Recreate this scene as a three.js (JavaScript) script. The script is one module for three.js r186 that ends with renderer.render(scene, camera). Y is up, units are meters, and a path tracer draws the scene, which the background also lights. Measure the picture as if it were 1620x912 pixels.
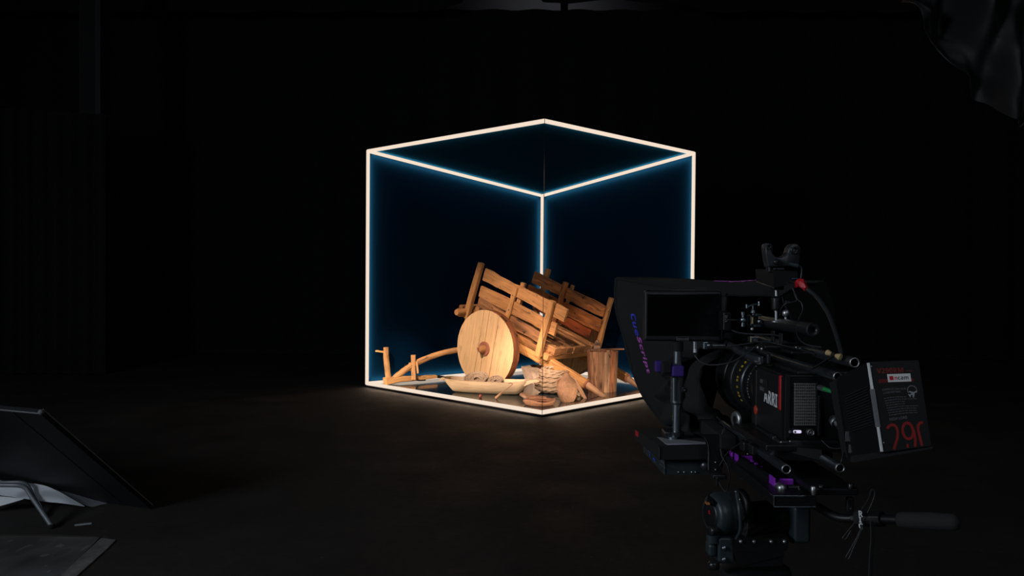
import * as THREE from 'three';
import { mergeGeometries, toCreasedNormals } from 'three/addons/utils/BufferGeometryUtils.js';
import { RoundedBoxGeometry } from 'three/addons/geometries/RoundedBoxGeometry.js';
import { RectAreaLightUniformsLib } from 'three/addons/lights/RectAreaLightUniformsLib.js';
import { TextGeometry } from 'three/addons/geometries/TextGeometry.js';
import { FontLoader } from 'three/addons/loaders/FontLoader.js';

// ---------------------------------------------------------------- camera, exposure, sky, large lights
const scene = new THREE.Scene();
scene.background = new THREE.Color(0x000000);
const camera = new THREE.PerspectiveCamera(2 * Math.atan(456 / 1279) * 180 / Math.PI, 1620 / 912, 0.05, 80);
camera.position.set(0, 1.5, 0);
camera.rotation.set(-Math.atan(19.4 / 1279), 0, THREE.MathUtils.degToRad(0.45));
camera.updateMatrixWorld(true);
scene.add(camera);
const renderer = new THREE.WebGLRenderer({ antialias: true });
renderer.toneMapping = THREE.LinearToneMapping;
renderer.toneMappingExposure = 1.0;
renderer.shadowMap.enabled = true;
renderer.shadowMap.type = THREE.PCFSoftShadowMap;
RectAreaLightUniformsLib.init();

const WARM = new THREE.Color(1.0, 0.72, 0.50);       // colour of the light tubes
const TUBE_GLOW = [0.91, 0.745, 0.60];                // what the eye sees of a tube
const STRIP = { panel: 20, top: 26, lowIn: 15, topOut: 4, lowOut: 6 };
const SPOT = { color: new THREE.Color(1.0, 0.70, 0.55), power: 1.0 };
const STUDIO = { power: 14, fill: 5, color: new THREE.Color(0.80, 0.90, 1.0) };

// ---------------------------------------------------------------- helpers
const V = (x, y, z) => new THREE.Vector3(x, y, z);
const AX = { r: V(1, 0, 0), u: V(0, 1, 0), b: V(0, 0, 1) };
camera.matrixWorld.extractBasis(AX.r, AX.u, AX.b);
function ray(px, py) { return AX.b.clone().negate().addScaledVector(AX.r, (px - 810) / 1279).addScaledVector(AX.u, -(py - 456) / 1279); }
const P = (px, py, d) => { const r = ray(px, py); return camera.position.clone().addScaledVector(r, d / -r.z); };   // a measured point at distance d into the room
const G = (px, py, y = 0) => { const r = ray(px, py); return camera.position.clone().addScaledVector(r, (y - camera.position.y) / r.y); };  // a measured point at height y
function rng(seed) { let a = seed * 2654435761 >>> 0; return () => { a = a + 0x6D2B79F5 | 0; let t = Math.imul(a ^ a >>> 15, 1 | a); t = t + Math.imul(t ^ t >>> 7, 61 | t) ^ t; return ((t ^ t >>> 14) >>> 0) / 4294967296; }; }
function hash2(x, y, s) { let h = Math.imul(x, 374761393) + Math.imul(y, 668265263) + Math.imul(s, 2147483647 - 97) | 0; h = Math.imul(h ^ h >>> 13, 1274126177); return ((h ^ h >>> 16) >>> 0) / 4294967296; }
function vnoise(x, y, s = 1, px = 0, py = 0) {
  const xi = Math.floor(x), yi = Math.floor(y), fx = x - xi, fy = y - yi, w = (i, p) => p ? ((i % p) + p) % p : i;
  const sx = fx * fx * (3 - 2 * fx), sy = fy * fy * (3 - 2 * fy);
  const a = hash2(w(xi, px), w(yi, py), s), b = hash2(w(xi + 1, px), w(yi, py), s), c = hash2(w(xi, px), w(yi + 1, py), s), d = hash2(w(xi + 1, px), w(yi + 1, py), s);
  return (a + (b - a) * sx) * (1 - sy) + (c + (d - c) * sx) * sy;
}
const used = {};
function numbered(n) { if (!(n in used)) { used[n] = 0; return n; } used[n]++; return n + '_' + String(used[n]).padStart(3, '0'); }
function sh(o) { o.traverse(c => { if (c.isMesh) { c.castShadow = true; c.receiveShadow = true; } }); return o; }
function thing(name, label, category, pos, group) {
  const o = new THREE.Group(); o.name = numbered(name); o.userData = { label, category }; if (group) o.userData.group = group;
  if (pos) o.position.copy(pos); scene.add(o); o.updateMatrixWorld(true); return o;
}
// a part: its geometry is given in the thing's own frame
function part(name, geo, mat, parent, label) {
  const g = Array.isArray(geo) ? merge(geo) : geo;
  const m = new THREE.Mesh(g, mat); m.name = name; if (label) m.userData.label = label; parent.add(m); return sh(m);
}
// a part whose geometry is given in world coordinates, under a thing that has a place of its own
function wpart(name, geo, mat, parent, label) {
  const g = Array.isArray(geo) ? merge(geo) : geo; parent.updateWorldMatrix(true, false);
  g.applyMatrix4(parent.matrixWorld.clone().invert()); return part(name, g, mat, parent, label);
}
function struct(name, geo, mat, parent = scene) {
  const m = new THREE.Mesh(Array.isArray(geo) ? merge(geo) : geo, mat); m.name = name; if (parent === scene) m.userData.kind = 'structure'; parent.add(m); return sh(m);
}
function single(name, geo, mat, label, category, group) {       // a thing of one mesh, geometry in world coordinates, moved to its own base
  const g = Array.isArray(geo) ? merge(geo) : geo; g.computeBoundingBox(); const b = g.boundingBox, c = b.getCenter(V(0, 0, 0)); c.y = b.min.y;
  g.translate(-c.x, -c.y, -c.z); const m = new THREE.Mesh(g, mat); m.name = numbered(name); m.position.copy(c);
  m.userData = { label, category }; if (group) m.userData.group = group; scene.add(m); return sh(m);
}
function clean(g) { let o = g.index ? g.toNonIndexed() : g.clone(); for (const k of Object.keys(o.attributes)) if (!['position', 'normal', 'uv'].includes(k)) o.deleteAttribute(k); if (!o.attributes.normal) o.computeVertexNormals(); if (!o.attributes.uv) o.setAttribute('uv', new THREE.BufferAttribute(new Float32Array(o.attributes.position.count * 2), 2)); o.morphAttributes = {}; o.clearGroups(); return o; }
function merge(list) { return mergeGeometries(list.map(clean)); }
function tri(pos, uv, crease = 0.7) { const g = new THREE.BufferGeometry(); g.setAttribute('position', new THREE.Float32BufferAttribute(pos, 3)); g.setAttribute('uv', new THREE.Float32BufferAttribute(uv, 2)); g.computeVertexNormals(); return toCreasedNormals(g, crease); }
// A profile swept along points. size(t) -> [width, height]; prof 'rect' (chamfered), 'round', 'rope'.
function loft(pts, size, o = {}) {
  const p = pts.map(q => q.isVector3 ? q : V(...q)), n = p.length, R = rng(o.seed || 1), up0 = o.up || V(0, 1, 0), sz = typeof size === 'function' ? size : () => (Array.isArray(size) ? size : [size, size]);
  const prof = []; const kind = o.prof || 'rect';
  if (kind === 'rect') { const b = o.bevel ?? 0.14; for (const [x, y] of [[1 - b, -1], [1, -1 + b], [1, 1 - b], [1 - b, 1], [-1 + b, 1], [-1, 1 - b], [-1, -1 + b], [-1 + b, -1]]) prof.push([x / 2, y / 2]); }
  else { const k = o.n || 12; for (let i = 0; i < k; i++) { const a = i / k * 2 * Math.PI; prof.push([Math.cos(a) / 2, Math.sin(a) / 2]); } }
  const m = prof.length, ring = []; let s = 0; const S = [];
  for (let i = 0; i < n; i++) {
    if (i) s += p[i].distanceTo(p[i - 1]); S.push(s);
    const t = p[Math.min(n - 1, i + 1)].clone().sub(p[Math.max(0, i - 1)]).normalize(); const side = t.clone().cross(up0); if (side.lengthSq() < 1e-6) side.set(1, 0, 0); side.normalize(); const up = side.clone().cross(t).normalize();
    const [w, h] = sz(n > 1 ? i / (n - 1) : 0, i), j = o.j || 0, row = [];
    for (let k = 0; k < m; k++) {
      let [a, b] = prof[k];
      if (kind === 'rope') { const f = 0.95 + 0.2 * Math.cos(3 * (Math.atan2(b, a) - s * (o.twist || 60))); a *= f; b *= f; }
      row.push(p[i].clone().addScaledVector(side, a * w + (R() - .5) * j).addScaledVector(up, b * h + (R() - .5) * j));
    }
    ring.push(row);
  }
  const per = [0]; { const [w, h] = sz(.5, n >> 1); for (let k = 0; k < m; k++) { const a = prof[k], b = prof[(k + 1) % m]; per.push(per[k] + Math.hypot((a[0] - b[0]) * w, (a[1] - b[1]) * h)); } }
  const pos = [], uv = [], u0 = (o.seed || 1) * 0.37, v0 = (o.seed || 1) * 0.113; const put = (v, a, b) => { pos.push(v.x, v.y, v.z); uv.push(a + u0, b + v0); };
  for (let i = 0; i < n - 1; i++) for (let k = 0; k < m; k++) {
    const a = ring[i][k], b = ring[i][(k + 1) % m], c = ring[i + 1][(k + 1) % m], d = ring[i + 1][k];
    put(a, S[i], per[k]); put(b, S[i], per[k + 1]); put(c, S[i + 1], per[k + 1]); put(a, S[i], per[k]); put(c, S[i + 1], per[k + 1]); put(d, S[i + 1], per[k]);
  }
  if (o.cap !== false) for (const [i, f] of [[0, -1], [n - 1, 1]]) {
    const c = V(0, 0, 0); ring[i].forEach(q => c.addScaledVector(q, 1 / m));
    for (let k = 0; k < m; k++) { const a = ring[i][k], b = ring[i][(k + 1) % m]; const [ew, eh] = sz(i / (n - 1), i), pa = prof[k], pb = prof[(k + 1) % m], ea = [pa[0] * ew * .4, pa[1] * eh], eb = [pb[0] * ew * .4, pb[1] * eh]; if (f < 0) { put(c, 0, 0); put(b, ...eb); put(a, ...ea); } else { put(c, 0, 0); put(a, ...ea); put(b, ...eb); } }
  }
  return tri(pos, uv, o.crease ?? (kind === 'rect' ? 0.5 : 1.0));
}
// straight board from a to b with n stations
function bar(a, b, w, h, o = {}) { const A = a.isVector3 ? a : V(...a), B = b.isVector3 ? b : V(...b), n = o.seg || 2, pts = []; const R = rng((o.seed || 1) + 77); for (let i = 0; i < n; i++) { const q = A.clone().lerp(B, i / (n - 1)); if (o.sway && i && i < n - 1) q.add(V((R() - .5) * o.sway, (R() - .5) * o.sway, (R() - .5) * o.sway)); pts.push(q); } return loft(pts, [w, h], o); }
const rod = (a, b, r, o = {}) => bar(a, b, 2 * r, 2 * r, { prof: 'round', n: 20, up: o.up || ((Math.abs((b.isVector3 ? b : V(...b)).clone().sub(a.isVector3 ? a : V(...a)).normalize().y) > .9) ? V(0, 0, 1) : V(0, 1, 0)), ...o });
const curve = (pts, n = 40) => new THREE.CatmullRomCurve3(pts, false, 'centripetal').getPoints(n);
const tube = (pts, r, n = 48, k = 10) => { const g = new THREE.TubeGeometry(new THREE.CatmullRomCurve3(pts, false, 'centripetal'), n, r, k, false); return g; };
// a block from eight points: front quad (tl tr br bl) and back quad, with a chamfer
function hexa(f, b) {
  const pos = [], uv = []; const quad = (a, b, c, d) => { const w = a.distanceTo(b), h = a.distanceTo(d); for (const [v, s, t] of [[a, 0, h], [d, 0, 0], [c, w, 0], [a, 0, h], [c, w, 0], [b, w, h]]) { pos.push(v.x, v.y, v.z); uv.push(s, t); } };
  quad(f[0], f[1], f[2], f[3]); quad(b[1], b[0], b[3], b[2]); quad(b[0], f[0], f[3], b[3]); quad(f[1], b[1], b[2], f[2]); quad(b[0], b[1], f[1], f[0]); quad(f[3], f[2], b[2], b[3]);
  return tri(pos, uv, 0.3);
}
// an upright block: its near face is measured in the picture at distance d, it runs `deep` metres back
function slab(x0, y0, x1, y1, d, deep, rad = 0.004) {
  const a = P(x0, y0, d), b = P(x1, y1, d), w = Math.abs(b.x - a.x), h = Math.abs(a.y - b.y); const r = Math.min(rad, w / 2.2, h / 2.2, deep / 2.2);
  const g = new RoundedBoxGeometry(w, h, deep, 2, r); g.translate((a.x + b.x) / 2, (a.y + b.y) / 2, -d - deep / 2); return g;
}
function cyl(a, b, r0, r1, n = 28) { const A = a.isVector3 ? a : V(...a), B = b.isVector3 ? b : V(...b), L = A.distanceTo(B), g = new THREE.CylinderGeometry(r1 ?? r0, r0, L, n); g.translate(0, L / 2, 0); g.applyQuaternion(new THREE.Quaternion().setFromUnitVectors(V(0, 1, 0), B.clone().sub(A).normalize())); g.translate(A.x, A.y, A.z); return g; }
function lathe(list, n = 40) { const g = new THREE.LatheGeometry(list.map(q => new THREE.Vector2(q[0], q[1])), n); return g; }
// a lathed body about the axis a -> b; list = [[radius, distance along the axis]]
function turned(a, b, list, n = 36) { const g = lathe(list, n); g.applyQuaternion(new THREE.Quaternion().setFromUnitVectors(V(0, 1, 0), b.clone().sub(a).normalize())); g.translate(a.x, a.y, a.z); return g; }
function ball(c, r, n = 20) { const g = new THREE.SphereGeometry(r, n, n * .7 | 0); g.translate(c.x, c.y, c.z); return g; }
// a thin cloth: f(u, v) -> point; thickness th
function cloth(f, nu, nv, th = 0.004, su = 1, sv = 1) {
  const top = [], nor = []; const e = 1e-3;
  for (let i = 0; i <= nu; i++) for (let j = 0; j <= nv; j++) {
    const u = i / nu, v = j / nv, p = f(u, v), du = f(Math.min(1, u + e), v).sub(f(Math.max(0, u - e), v)), dv = f(u, Math.min(1, v + e)).sub(f(u, Math.max(0, v - e)));
    top.push(p); const nn = du.cross(dv); nor.push(nn.lengthSq() > 1e-14 ? nn.normalize() : V(0, 0, 1));
  }
  const pos = [], uv = []; const id = (i, j) => i * (nv + 1) + j; const put = (i, j, s) => { const k = id(i, j), q = top[k].clone().addScaledVector(nor[k], s * th / 2); pos.push(q.x, q.y, q.z); uv.push(i / nu * su, j / nv * sv); };
  for (let i = 0; i < nu; i++) for (let j = 0; j < nv; j++) { for (const [a, b] of [[0, 0], [1, 0], [1, 1], [0, 0], [1, 1], [0, 1]]) put(i + a, j + b, 1); for (const [a, b] of [[0, 0], [1, 1], [1, 0], [0, 0], [0, 1], [1, 1]]) put(i + a, j + b, -1); }
  const edge = (i, j, k, l) => { put(i, j, 1); put(i, j, -1); put(k, l, -1); put(i, j, 1); put(k, l, -1); put(k, l, 1); };
  for (let i = 0; i < nu; i++) { edge(i, 0, i + 1, 0); edge(i + 1, nv, i, nv); } for (let j = 0; j < nv; j++) { edge(0, j + 1, 0, j); edge(nu, j, nu, j + 1); }
  return tri(pos, uv, 0.9);
}

// ---------------------------------------------------------------- materials
function dataTex(w, h, fn, srgb = true, rep = [1, 1]) {
  const d = new Uint8Array(w * h * 4);
  for (let y = 0; y < h; y++) for (let x = 0; x < w; x++) { const c = fn(x / w, y / h), i = (y * w + x) * 4; for (let k = 0; k < 3; k++) d[i + k] = Math.max(0, Math.min(255, (Array.isArray(c) ? c[k] : c) * 255)); d[i + 3] = 255; }
  const t = new THREE.DataTexture(d, w, h); t.wrapS = t.wrapT = THREE.RepeatWrapping; t.magFilter = THREE.LinearFilter; t.minFilter = THREE.LinearMipmapLinearFilter; t.generateMipmaps = true; if (srgb) t.colorSpace = THREE.SRGBColorSpace; t.repeat.set(...rep); t.needsUpdate = true; return t;
}
// wood grain, u along the grain; one tile is 1 m by 0.25 m
function grainAt(u, v, s) {
  const warp = vnoise(u * 3, v * 4, s, 3, 4) * .09, y = v + warp;
  const fine = vnoise(u * 8, y * 90, s + 1, 8, 90), mid = vnoise(u * 4, y * 26, s + 2, 4, 26), big = vnoise(u * 3, v * 5, s + 3, 3, 5);
  const crack = Math.max(0, 1 - Math.abs(vnoise(u * 3, y * 16, s + 4, 3, 16) - .5) * 26) * Math.max(0, Math.min(1, (vnoise(u * 6, v * 9, s + 5, 6, 9) - .62) * 6));
  const knot = Math.max(0, vnoise(u * 9, v * 12, s + 6, 9, 12) - .74) * 2;
  return { g: fine * .35 + mid * .4 + big * .25, crack, knot };
}
const grainMap = dataTex(512, 256, (u, v) => { const { g, crack, knot } = grainAt(u, v, 11), k = .72 + g * .34 - crack * .28 - knot * .4; return [Math.min(1, k * 1.02), k * .97, k * .9]; }, true, [1, 4]);
const grainBump = dataTex(512, 256, (u, v) => { const { g, crack } = grainAt(u, v, 11); return .3 + g * .6 - crack * .5; }, false, [1, 4]);
const smoothMap = dataTex(512, 256, (u, v) => { const { g, crack, knot } = grainAt(u, v, 51), k = .84 + g * .2 - crack * .1 - knot * .25; return [Math.min(1, k), k * .98, k * .94]; }, true, [1, 4]);
const wornMap = dataTex(512, 256, (u, v) => { const { g, crack, knot } = grainAt(u, v, 31), b = vnoise(u * 7, v * 7, 5, 7, 7), k = .45 + g * .38 + b * .3 - crack * .5 - knot * .6; return [Math.min(1, k * 1.02), k * .93, k * .82]; }, true, [1, 4]);
function wood(r, g, b, worn = false, rough = .72) { return new THREE.MeshStandardMaterial({ color: new THREE.Color().setRGB(r, g, b), map: worn ? wornMap : grainMap, bumpMap: grainBump, bumpScale: 0.004, roughness: rough }); }
const speck = (s, lo, hi, f = 24) => dataTex(256, 256, (u, v) => { const k = vnoise(u * f, v * f, s, f, f) * .5 + vnoise(u * f * 4, v * f * 4, s + 1, f * 4, f * 4) * .3 + vnoise(u * 5, v * 5, s + 2, 5, 5) * .4; return lo + (hi - lo) * k; }, true, [2, 2]);
const std = (r, g, b, rough, metal = 0, extra = {}) => new THREE.MeshStandardMaterial({ color: new THREE.Color().setRGB(r, g, b), roughness: rough, metalness: metal, ...extra });
const clothBump = dataTex(128, 128, (u, v) => .5 + .25 * Math.sin(u * 2 * Math.PI * 32) * Math.sin(v * 2 * Math.PI * 32) + .3 * (vnoise(u * 64, v * 64, 4, 64, 64) - .5), false, [8, 8]);
const carbon = dataTex(64, 64, (u, v) => { const a = Math.floor(u * 8), b = Math.floor(v * 8), on = ((a + b) & 3) < 2; return on ? .16 : .09; }, true, [7, 7]);
const M = {
  wheel: new THREE.MeshStandardMaterial({ color: new THREE.Color().setRGB(.80, .56, .31), map: smoothMap, bumpMap: grainBump, bumpScale: .002, roughness: .75 }), near1: wood(.62, .35, .15), near2: wood(.54, .30, .125), near3: wood(.44, .26, .135, true), post: wood(.64, .37, .155), far1: wood(.66, .31, .12, true), far2: wood(.60, .27, .10, true), red: wood(.38, .10, .03, true),
  bed: wood(.60, .37, .19, true), beam: wood(.5, .28, .12, true), tread: wood(.34, .14, .06, true), shaft: wood(.66, .37, .14), tip: wood(.55, .36, .24), plough: wood(.76, .47, .21), trough: new THREE.MeshStandardMaterial({ color: new THREE.Color().setRGB(.88, .70, .49), map: smoothMap, bumpMap: grainBump, bumpScale: .003, roughness: .8 }), stave: wood(.40, .25, .17, true), staveRed: wood(.46, .22, .12, true), stavePale: wood(.60, .44, .32, true),
  hub: std(.30, .12, .07, .6), iron: std(.035, .035, .04, .45, .7), nail: std(.25, .22, .2, .4, .8), rope: std(.43, .315, .20, .95), thinRope: std(.40, .31, .21, .95),
  clay: std(.66, .37, .21, .8, 0, { map: speck(3, .72, 1.0), bumpMap: speck(9, 0, 1), bumpScale: .003 }), dish: std(.50, .25, .14, .8, 0, { map: speck(5, .7, 1.0) }), shard: std(.55, .33, .2, .85, 0, { map: speck(7, .7, 1.0) }), stone: std(.84, .66, .48, .9, 0, { map: speck(13, .86, 1.05), bumpMap: speck(14, 0, 1, 40), bumpScale: .0015 }), nut: std(.25, .05, .03, .35),
};
// ---------------------------------------------------------------- the studio
const floorMap = dataTex(1024, 1024, (u, v) => {
  const a = vnoise(u * 6, v * 6, 21, 6, 6), b = vnoise(u * 40, v * 40, 22, 40, 40), c = vnoise(u * 220, v * 220, 23, 220, 220);
  const scuff = Math.max(0, 1 - Math.abs(vnoise(u * 9, v * 30, 24, 9, 30) - .5) * 40) * Math.max(0, vnoise(u * 7, v * 7, 25, 7, 7) - .5) * 1.2;
  const spot = vnoise(u * 150, v * 150, 26, 150, 150) > .965 ? .16 : 0;
  const k = .11 + a * .035 + b * .025 + c * .025 + scuff * .08 + spot * (vnoise(u * 8, v * 8, 27, 8, 8) > .55 ? 1 : .2); return [k * 1.07, k * .95, k * .89];
}, true, [.2, .2]);
const floorRough = dataTex(512, 512, (u, v) => .62 + .25 * vnoise(u * 12, v * 12, 31, 12, 12) + .1 * vnoise(u * 90, v * 90, 32, 90, 90), false, [.25, .25]);
const floorMat = new THREE.MeshStandardMaterial({ map: floorMap, roughnessMap: floorRough, roughness: 1 });
function flat(x0, z0, x1, z1, y, th) { const g = new THREE.BoxGeometry(x1 - x0, th, z1 - z0); g.translate((x0 + x1) / 2, y - th / 2, (z0 + z1) / 2); const p = g.attributes.position, u = g.attributes.uv; for (let i = 0; i < p.count; i++) u.setXY(i, p.getX(i), p.getZ(i)); return g; }
struct('floor', flat(-10, -18, 10, 5, 0, .2), floorMat);
const dark = std(.006, .006, .0065, .95), greyWall = std(.17, .17, .18, .9);
const box = (x0, y0, z0, x1, y1, z1) => { const g = new THREE.BoxGeometry(x1 - x0, y1 - y0, z1 - z0); g.translate((x0 + x1) / 2, (y0 + y1) / 2, (z0 + z1) / 2); return g; };
struct('wall_back', box(-10, 0, -18.2, 10, 8.2, -18), greyWall);
struct('wall_left', box(-10.2, 0, -18, -10, 8.2, 5), dark);
struct('wall_right', box(10, 0, -18, 10.2, 8.2, 5), dark);
struct('wall_front', box(-10, 0, 5, 10, 8.2, 5.2), dark);
struct('ceiling', box(-10.2, 8, -18.2, 10.2, 8.2, 5.2), dark);
// ---------------------------------------------------------------- the light-edged display box
const YB = 0.02, TR = 0.023, YT = YB + TR + 0.002;             // box floor level, tube radius, height of the lower tubes
const bN = G(857.5, 653, YT), bL = G(580.5, 607, YT), bR = G(1093.5, 611.5, YT), bB = G(855.5, 583, YT);
const HT = 3.10;                                               // rise from the lower tubes to the upper ones
const tN = bN.clone().setY(YT + HT), tL = bL.clone().setY(YT + HT), tR = bR.clone().setY(YT + HT), tB = bB.clone().setY(P(857, 310, -bB.z).y);
const centre = bN.clone().add(bL).add(bR).add(bB).multiplyScalar(.25);
const showcase = thing('display_box', 'large black showcase box with glowing white edges holding the wooden cart', 'display box', V(centre.x, 0, centre.z));
const inset = (p, d) => { const q = p.clone(), c = centre.clone().setY(p.y).sub(p).normalize(); return q.addScaledVector(c, d); };
const panelMat = new THREE.MeshPhysicalMaterial({ color: new THREE.Color().setRGB(.0012, .012, .034), roughness: .9, specularIntensity: 0 });
const topMat = new THREE.MeshPhysicalMaterial({ color: new THREE.Color().setRGB(.002, .026, .065), roughness: .9, specularIntensity: 0 });
const shellMat = std(.005, .005, .006, .8);
const mirrorMat = new THREE.MeshPhysicalMaterial({ color: new THREE.Color().setRGB(.012, .03, .042), roughness: .1, ior: 1.62 });
// a wall panel: the quad a b c d, `th` thick to the outside
function panel(a, b, c, d, th, out) { const o = q => q.clone().addScaledVector(out, th); return hexa([a, b, c, d], [o(a), o(b), o(c), o(d)]); }
const outOf = (a, b) => { const n = b.clone().sub(a).cross(V(0, 1, 0)).normalize(); if (n.dot(centre.clone().sub(a)) > 0) n.negate(); return n; };
const put = (p, dy) => p.clone().setY(p.y + dy);
const e = 0.03;
{
  const fl = new THREE.Shape([bN, bR, bB, bL].map(p => { const q = inset(p, -e); return new THREE.Vector2(q.x, -q.z); }));
  const g = new THREE.ExtrudeGeometry(fl, { depth: YB - .001, bevelEnabled: false }); g.rotateX(-Math.PI / 2); wpart('plinth', g, shellMat, showcase);
  const g2 = new THREE.ExtrudeGeometry(new THREE.Shape([bN, bR, bB, bL].map(p => { const q = inset(p, .01); return new THREE.Vector2(q.x, -q.z); })), { depth: .004, bevelEnabled: false }); g2.rotateX(-Math.PI / 2); g2.translate(0, YB - .003, 0);
  wpart('floor_panel', g2, mirrorMat, showcase, 'glossy black floor of the box');
  for (const [a, b, ta, tb] of [[bL, bB, tL, tB], [bB, bR, tB, tR]]) {
    const n = outOf(a, b), s = q => q.clone().addScaledVector(n, TR);
    wpart('back_panel', panel(s(put(ta, 0)), s(put(tb, 0)), s(put(b, -YT)), s(put(a, -YT)), .02, n), panelMat, showcase);
    wpart('shell', panel(s(put(ta, .03)).addScaledVector(n, .021), s(put(tb, .03)).addScaledVector(n, .021), s(put(b, -YT)).addScaledVector(n, .021), s(put(a, -YT)).addScaledVector(n, .021), .03, n), shellMat, showcase);
  }
  for (const [a, b] of [[tL, tN], [tN, tR]]) {
    const up = q => q.clone().setY(q.y + TR); const A = up(a), B = up(b), C = up(tB), hi = q => q.clone().setY(q.y + .004), hi2 = q => q.clone().setY(q.y + .010);
    const prism = (lo, hg) => { const pos = [], uv = []; const t3 = (x, y, z) => { for (const q of [x, y, z]) { pos.push(q.x, q.y, q.z); uv.push(q.x, q.z); } }; const [x, y, z] = [A, B, C].map(lo), [X, Y, Z] = [A, B, C].map(hg); t3(x, y, z); t3(X, Z, Y); for (const [m, n, M_, N_] of [[x, y, X, Y], [y, z, Y, Z], [z, x, Z, X]]) { t3(m, M_, n); t3(n, M_, N_); } return tri(pos, uv, .3); };
    wpart('top_panel', prism(q => q, hi), topMat, showcase);
    wpart('top_shell', prism(q => q.clone().setY(q.y + .005), hi2), shellMat, showcase);
  }
}
const tubeMat = new THREE.MeshStandardMaterial({ color: 0x000000, emissive: new THREE.Color().setRGB(...TUBE_GLOW), emissiveIntensity: 1, roughness: .5 });
for (const [a, b] of [[bN, bL], [bN, bR], [bL, bB], [bR, bB], [tN, tL], [tN, tR], [tL, tB], [tR, tB], [bL, tL], [bR, tR], [bB, tB]]) {
  wpart('light_tube', [cyl(a, b, TR, TR, 20), ball(a, TR, 16), ball(b, TR, 16)], tubeMat, showcase);
}
// the glass of the two near sides, and the joint where they meet
{
  const glass = new THREE.MeshPhysicalMaterial({ color: 0xffffff, transmission: 1, thickness: 0, roughness: 0.02, ior: 1.1, specularIntensity: .4 });
  for (const [a, b, ta, tb] of [[bL, bN, tL, tN], [bN, bR, tN, tR]]) {
    const n = outOf(a, b), s = (q, y) => q.clone().setY(y).addScaledVector(n, TR + .004), k = a.clone().lerp(b, .5);
    const A = s(a, YB), B = s(b, YB), C = s(tb, ta.y + TR), D = s(ta, ta.y + TR);
    const g = new THREE.BufferGeometry(); g.setAttribute('position', new THREE.Float32BufferAttribute([A, B, C, A, C, D].flatMap(q => [q.x, q.y, q.z]), 3)); g.setAttribute('uv', new THREE.Float32BufferAttribute([0, 0, 1, 0, 1, 1, 0, 0, 1, 1, 0, 1], 2)); g.computeVertexNormals();
    wpart('glass_pane', g, glass, showcase, 'clear glass side pane');
  }
  const s = inset(bN, -.045);
  wpart('corner_joint', box(s.x - .003, .001, s.z - .003, s.x + .003, tN.y + TR, s.z + .004), shellMat, showcase, 'thin dark joint of the glass');
}
// the light that the tubes give: one strip per tube, as long as the tube, just in front of its glowing face
function strip(a, b, dir, I, w = .036, off = .045) {
  if (!I) return; const x = b.clone().sub(a), L = x.length(); x.normalize(); const d = dir.clone().addScaledVector(x, -dir.dot(x)).normalize(), z = d.clone().negate(), y = z.clone().cross(x);
  const l = new THREE.RectAreaLight(WARM, I, L * .96, w); l.castShadow = true; const m = new THREE.Matrix4().makeBasis(x, y, z); l.quaternion.setFromRotationMatrix(m); l.position.copy(a).lerp(b, .5); if (off.isVector3) l.position.add(off); else l.position.addScaledVector(d, off); scene.add(l);
}
// a strip that lies beside its tube and grazes the panel next to it (`out` points out through that panel)
const graze = (a, b, way, out, I) => strip(a, b, way.clone().addScaledVector(out, 1.2), I || STRIP.panel, .036, way.clone().multiplyScalar(.034).addScaledVector(out, -.012));
const mid = centre.clone().setY(.5), toMid = (a, b) => mid.clone().sub(a.clone().lerp(b, .5)).normalize();
const outward = (a, b, y) => outOf(a, b).setY(y).normalize(), DOWN = V(0, -1, 0), UPW = V(0, 1, 0), along = (p, q) => q.clone().sub(p).setY(0).normalize();
for (const [a, b, ta, tb] of [[bN, bL, tN, tL], [bN, bR, tN, tR]]) {
  strip(a, b, toMid(a, b).setY(.35), STRIP.lowIn);
  strip(ta, tb, outward(ta, tb, -1), STRIP.topOut, .036, .045); strip(a, b, outward(a, b, .05), STRIP.lowOut, .036, .045);
  graze(ta, tb, outward(ta, tb, 0).negate(), UPW, STRIP.top);
}
for (const [a, b, ta, tb] of [[bL, bB, tL, tB], [bB, bR, tB, tR]]) {
  const o = outOf(a, b); graze(a, b, UPW, o); graze(ta, tb, DOWN, o); graze(ta, tb, o.clone().negate(), UPW, STRIP.top);
}
graze(bL, tL, along(bL, bB), outOf(bL, bB)); graze(bR, tR, along(bR, bB), outOf(bB, bR)); graze(bB, tB, along(bB, bL), outOf(bL, bB)); graze(bB, tB, along(bB, bR), outOf(bB, bR));
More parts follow.
